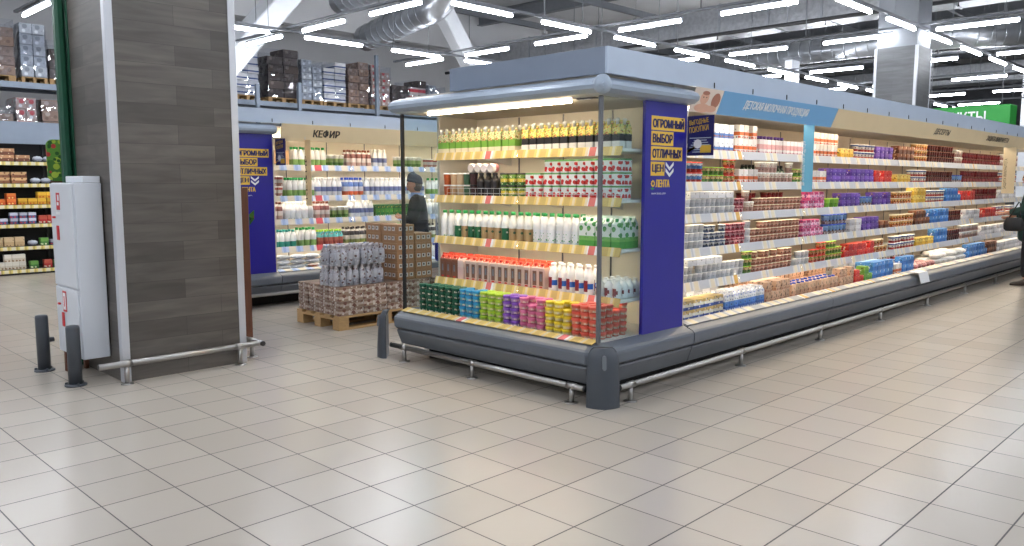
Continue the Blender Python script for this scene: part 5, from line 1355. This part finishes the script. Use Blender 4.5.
# ------------------------------------------------------------------ people
def skin_mesh(name, joints, edges, root, mats, levels=1):
    names = list(joints); idx = {n: i for i, n in enumerate(names)}
    me = bpy.data.meshes.new(name); me.from_pydata([joints[n][0] for n in names], [(idx[a], idx[b]) for a, b in edges], [])
    o = bpy.data.objects.new(name, me); C.objects.link(o)
    md = o.modifiers.new('skin', 'SKIN'); md.use_smooth_shade = True
    for n in names:
        sv = me.skin_vertices[0].data[idx[n]]; r = joints[n][1]
        sv.radius = r if isinstance(r, tuple) else (r, r); sv.use_root = (n == root)
    ss = o.modifiers.new('subsurf', 'SUBSURF'); ss.levels = levels; ss.render_levels = levels
    bpy.context.view_layer.update()
    out = bpy.data.meshes.new_from_object(o.evaluated_get(bpy.context.evaluated_depsgraph_get()))
    bpy.data.objects.remove(o)
    out.materials.clear()
    for m_ in mats: out.materials.append(m_)
    return out
def add_mesh(mb, me, mi=0):
    mb.add([v.co[:] for v in me.vertices], [tuple(p.vertices) for p in me.polygons], mi, True)
def head_part(mb, c, R, skin_i=0):
    """head as a shaped ball: narrow jaw, brow, nose, lips, ears; faces +X"""
    n, m = 18, 14; b0 = len(mb.v)
    for i in range(m + 1):
        ph_ = PI * i / m; z = -math.cos(ph_); q = max(.02, math.sin(ph_))
        for k in range(n):
            a = 2 * PI * k / n; x = math.cos(a) * q; y = math.sin(a) * q
            sx, sy = 1.0, .80
            if z < 0: sx *= 1 - .10 * z * z; sy *= 1 + .22 * z; x += .10 * -z * (1 if math.cos(a) > 0 else -.4)
            if math.cos(a) > .9 and -.35 < z < .12: x += .16 * (1 - abs(z + .15) / .3) if abs(z + .15) < .3 else 0
            if math.cos(a) > .8 and .12 < z < .3: x += .03
            mb.v.append((c[0] + R * x * sx, c[1] + R * y * sy, c[2] + R * 1.22 * z))
    for i in range(m):
        for k in range(n):
            j = (k + 1) % n
            mb.f.append((b0 + i * n + k, b0 + i * n + j, b0 + (i + 1) * n + j, b0 + (i + 1) * n + k)); mb.m.append(skin_i); mb.sm.append(True)
    for s in (-1, 1): mb.ball((c[0] - .05 * R, c[1] + s * R * .82, c[2] - .05 * R), (R * .2, R * .09, R * .3), 8, 6, skin_i)
def hand_chain(J, E, wrist, d, s, side, nm):
    """five fingers rooted in the palm; d points along the hand, s across it towards the thumb"""
    d = Vector(d).normalized(); s = Vector(s).normalized(); nrm = d.cross(s)
    w_ = Vector(wrist)
    J[nm + 'palm'] = (tuple(w_ + d * .045), (.034, .018))
    for k, (off, L) in enumerate(((.028, .066), (.010, .075), (-.009, .070), (-.026, .055))):
        b = w_ + d * .082 + s * off
        for q, (t, cv) in enumerate(((0, 0), (.5, .006), (.85, .02), (1.0, .032))):
            J['%sf%d%d' % (nm, k, q)] = (tuple(b + d * (L * t) - nrm * (cv * side)), .0095 - .0012 * q)
            if q: E.append(('%sf%d%d' % (nm, k, q - 1), '%sf%d%d' % (nm, k, q)))
        E.append((nm + 'palm', '%sf%d0' % (nm, k)))
    for q, (a, b2) in enumerate(((.03, .03), (.055, .05), (.085, .058))):
        J['%st%d' % (nm, q)] = (tuple(w_ + d * a + s * b2 - nrm * (.012 * q * side)), .0115 - .001 * q)
    E += [(nm + 'palm', nm + 't0'), (nm + 't0', nm + 't1'), (nm + 't1', nm + 't2')]

def person(loc, rz, H, label, coat, trouser, hatmat, hairmat, pose, coat_len, shoe_mat, hood=False):
    k = H / 1.70
    r = empty('person', loc, rz); tag(r, label, 'person')
    def S(p): return (p[0] * k, p[1] * k, p[2] * k)
    P = dict(pelvis=(0, 0, .93), belly=(.01, 0, 1.06), chest=(.015, 0, 1.25), neckb=(0, 0, 1.41), neck=(.012, 0, 1.47), head=(.03, 0, 1.54))
    for s, n in ((1, 'l'), (-1, 'r')):
        P['sh' + n] = (0, .17 * s, 1.37); P['el' + n] = pose['el' + n]; P['wr' + n] = pose['wr' + n]
        P['hip' + n] = (0, .09 * s, .89); P['kn' + n] = pose.get('kn' + n, (.03, .10 * s, .49)); P['an' + n] = pose.get('an' + n, (0, .10 * s, .09)); P['toe' + n] = tuple(a + b for a, b in zip(P['an' + n], (.15, .01 * s, -.055)))
    R = dict(pelvis=(.13, .11), belly=(.12, .1), chest=(.145, .105), neckb=.065, neck=.05, head=.06, shl=.055, shr=.055, ell=.04, elr=.04, wrl=.027, wrr=.027, hipl=.085, hipr=.085, knl=.056, knr=.056, anl=.036, anr=.036, toel=.03, toer=.03)
    E = [('pelvis', 'belly'), ('belly', 'chest'), ('chest', 'neckb'), ('neckb', 'neck'), ('neck', 'head')]
    for n in 'lr': E += [('chest', 'sh' + n), ('sh' + n, 'el' + n), ('el' + n, 'wr' + n), ('pelvis', 'hip' + n), ('hip' + n, 'kn' + n), ('kn' + n, 'an' + n)]
    for n in 'lr': del P['toe' + n]
    def sr(q): return tuple(x * k for x in q) if isinstance(q, tuple) else q * k
    J = {n: (S(P[n]), sr(R[n])) for n in P}; EE = list(E)
    for s, n in ((1, 'l'), (-1, 'r')):
        d = Vector(P['wr' + n]) - Vector(P['el' + n])
        th = Vector(pose.get('th' + n, (0.2, -s, .4))); th = th - d.normalized() * th.dot(d.normalized())
        hand_chain(J, EE, S(P['wr' + n]), d, th, s, 'h' + n); EE.append(('wr' + n, 'h' + n + 'palm'))
    body = MB(); add_mesh(body, skin_mesh('body', J, EE, 'pelvis', [MT['skin']], 1))
    hc = (.045 * k, 0, 1.585 * k); head_part(body, hc, .098 * k)
    bo = body.build('body', MT['skin'], r)
    eye = MB()
    for s in (-1, 1): eye.ball((hc[0] + .088 * k, s * .032 * k, hc[2] + .012), (.010, .014, .009), 8, 6)
    eye.build('eyes', MT['dtext'], r)
    mo = MB(); mo.ball((hc[0] + .092 * k, 0, hc[2] - .062 * k), (.012, .024, .006), 8, 6); mo.build('mouth', MT['red'], r)
    # coat: torso, sleeves, skirt down to coat_len
    CR = {n: sr(q) for n, q in dict(pelvis=(.185, .155), belly=(.185, .155), chest=(.205, .165), neckb=.095, shl=.108, shr=.108, ell=.076, elr=.076, cul=.056, cur=.056, hem=(.18, .155)).items()}
    J2 = {n: (S(P[n]), CR[n]) for n in ('pelvis', 'belly', 'chest', 'neckb', 'shl', 'shr', 'ell', 'elr')}
    for n in 'lr':
        e, w2 = Vector(P['el' + n]), Vector(P['wr' + n]); J2['cu' + n] = (S(tuple(e + (w2 - e) * .93)), CR['cu' + n])
    J2['hem'] = (S((0, 0, coat_len)), CR['hem'])
    E2 = [('hem', 'pelvis'), ('pelvis', 'belly'), ('belly', 'chest'), ('chest', 'neckb')]
    for n in 'lr': E2 += [('chest', 'sh' + n), ('sh' + n, 'el' + n), ('el' + n, 'cu' + n)]
    link('coat', skin_mesh('coat', J2, E2, 'pelvis', [coat], 2), r)
    cl = MB().lathe([(.075 * k, 1.405 * k), (.088 * k, 1.42 * k), (.082 * k, 1.475 * k), (.07 * k, 1.48 * k)], 16, .012, 0)
    cl.build('collar', pose.get('collar', coat), r)
    J3 = {n: (S(P[n]), sr(q)) for n, q in dict(pelvis=(.145, .125), hipl=.105, hipr=.105, knl=.078, knr=.078).items()}
    for n in 'lr': J3['an' + n] = (S(tuple(Vector(P['an' + n]) + Vector((0, 0, .02)))), .062 * k)
    link('trousers', skin_mesh('trousers', J3, [('pelvis', 'hipl'), ('pelvis', 'hipr'), ('hipl', 'knl'), ('knl', 'anl'), ('hipr', 'knr'), ('knr', 'anr')], 'pelvis', [trouser], 2), r)
    for n in 'lr':
        a = Vector(S(P['an' + n])); m = MB(); vs = []; q = 12
        secs = [(-.075, .034, .10), (-.04, .042, .115), (.02, .045, .10), (.09, .05, .065), (.15, .046, .05), (.185, .03, .036)]
        for sx_, wd, hh in secs:
            for i in range(q):
                t = 2 * PI * i / q; zz = max(0.0, hh / 2 + hh / 2 * math.sin(t) * 1.05)
                vs.append((a.x + sx_ * k, a.y + wd * k * math.cos(t), (a.z - .09 * k) + max(.001, zz) * k))
        m.add(vs, [(s * q + i, (s + 1) * q + i, (s + 1) * q + (i + 1) % q, s * q + (i + 1) % q) for s in range(len(secs) - 1) for i in range(q)] + [tuple(range(q)), tuple(5 * q + i for i in range(q - 1, -1, -1))], 0, True)
        m.build('shoe', shoe_mat, r)
    if hatmat:
        m = MB(); R_ = .104 * k; n = 18
        prof = [(1.02, -.02), (1.06, .0), (1.06, .30), (1.03, .32), (1.0, .6), (.86, .95), (.55, 1.2), (.15, 1.3)]
        b0 = len(m.v)
        for q, z in prof:
            for i in range(n):
                a = 2 * PI * i / n
                m.v.append((hc[0] - .006 - .05 * R_ * z + R_ * q * math.cos(a), R_ * q * .84 * math.sin(a), hc[2] + .032 * k + R_ * z - .22 * R_ * -math.cos(a) * .9))
        for s in range(len(prof) - 1):
            for i in range(n): m.f.append((b0 + s * n + i, b0 + s * n + (i + 1) % n, b0 + (s + 1) * n + (i + 1) % n, b0 + (s + 1) * n + i)); m.m.append(0); m.sm.append(True)
        m.f.append(tuple(b0 + (len(prof) - 1) * n + i for i in range(n))); m.m.append(0); m.sm.append(True)
        m.build('beanie', hatmat, r)
    hm = MB()
    if hatmat: hm.ball((hc[0] - .035 * k, 0, hc[2] - .01 * k), (.078 * k, .085 * k, .09 * k), 14, 10)
    else: hm.ball((hc[0] - .022 * k, 0, hc[2] + .03 * k), (.1 * k, .092 * k, .112 * k), 16, 12); hm.ball((hc[0] - .075 * k, 0, hc[2] - .06 * k), (.045 * k, .075 * k, .11 * k), 12, 8)
    hm.build('hair', hairmat, r)
    return r
black_coat = M('jacket_black', (34, 35, 40), .7, 0, .1, 30); jeans = M('trousers_dark', (40, 42, 54), .8, 0, .1, 40); knit = M('beanie_grey', (84, 88, 94), .9, 0, .14, 60, bump=.3)
hair1 = M('hair_grey', (120, 112, 104), .7, 0, .2, 40); hair2 = M('hair_brown', (70, 48, 36), .6, 0, .2, 40); gcoat = M('coat_green', (44, 72, 66), .75, 0, .1, 30)
boot = M('boots_dark', (36, 26, 24), .5, 0, .1, 20); collar_b = M('collar_blue', (140, 158, 196), .7, 0, .08, 20)
person((3.95, 5.26, 0), math.radians(138), 1.56, 'person in grey beanie and black jacket behind the glass, facing the kefir shelves', black_coat, jeans, knit, hair1,
       dict(ell=(.06, .25, 1.10), wrl=(.20, .06, 1.13), elr=(-.06, -.27, 1.10), wrr=(.06, -.25, .86), collar=collar_b, thl=(0, -1, .6), thr=(1, .2, 0)), .80, boot)
bag = empty('shopping_bag', (3.95, 5.26, 0), math.radians(138)); tag(bag, 'royal blue shopping bag with white print carried by person in beanie', 'bag')
m = MB(); vs = []
for z, wx, wy in ((.50, .06, .13), (.53, .075, .15), (.78, .07, .16), (.82, .06, .155)):
    for u, v in ((-1, -.6), (-.6, -1), (.6, -1), (1, -.6), (1, .6), (.6, 1), (-.6, 1), (-1, .6)): vs.append((-.29 + wx * u, .06 + wy * v, z))
m.add(vs, [(a * 8 + i, a * 8 + (i + 1) % 8, a * 8 + 8 + (i + 1) % 8, a * 8 + 8 + i) for a in range(3) for i in range(8)] + [tuple(range(7, -1, -1)), tuple(range(24, 32))])
m.build('bag_body', PR('bag_blue', [(0, (46, 50, 150)), (.9, (52, 58, 160))], (200, 205, 225), .5, (.5, .7), 9, .2), bag)
for dy in (-.045, .045):
    MB().tube([(-.29 + dy, -.04, .815), (-.27 + dy * .6, .02, .95), (-.235, .10, 1.10), (-.26 + dy * .6, .12, .95), (-.29 + dy, .16, .815)], .007, 6).build('bag_handle', M('bag_handle_grey', (190, 194, 204), .6), bag)
person((10.95, -.04, 0), math.radians(100), 1.66, 'person in dark green coat holding a black handbag at the long case', gcoat, black_coat, None, hair2,
       dict(ell=(.06, .25, 1.12), wrl=(.30, .16, 1.08), elr=(.02, -.26, 1.10), wrr=(.24, -.16, 1.02), anl=(.03, .10, .09), anr=(-.05, -.11, .09), thl=(0, -1, .6), thr=(0, 1, .6)), .62, boot)
hb = empty('handbag', (10.95, -.04, 0), math.radians(100)); tag(hb, 'slouchy black handbag hanging from the arm of person in green coat', 'bag')
m = MB(); vs = []
for z, wx, wy in ((.80, .09, .03), (.83, .12, .05), (.90, .125, .05), (.97, .10, .03), (.99, .09, .02)):
    for u, v in ((-1, -.6), (-.6, -1), (.6, -1), (1, -.6), (1, .6), (.6, 1), (-.6, 1), (-1, .6)): vs.append((.20 + wx * u, .345 + wy * v, z))
m.add(vs, [(a * 8 + i, a * 8 + (i + 1) % 8, a * 8 + 8 + (i + 1) % 8, a * 8 + 8 + i) for a in range(4) for i in range(8)] + [tuple(range(7, -1, -1)), tuple(range(32, 40))], 0, True)
m.build('bag_body', MT['black'], hb)
MB().tube([(.13, .30, .985), (.13, .285, 1.06), (.14, .25, 1.19), (.16, .17, 1.21), (.20, .255, 1.12), (.26, .30, .985)], .009, 6).build('bag_handle', MT['black'], hb)
# every thing that shares a label with a neighbour keeps its own wording
print('objects', len(bpy.data.objects), 'lamps', n_l)
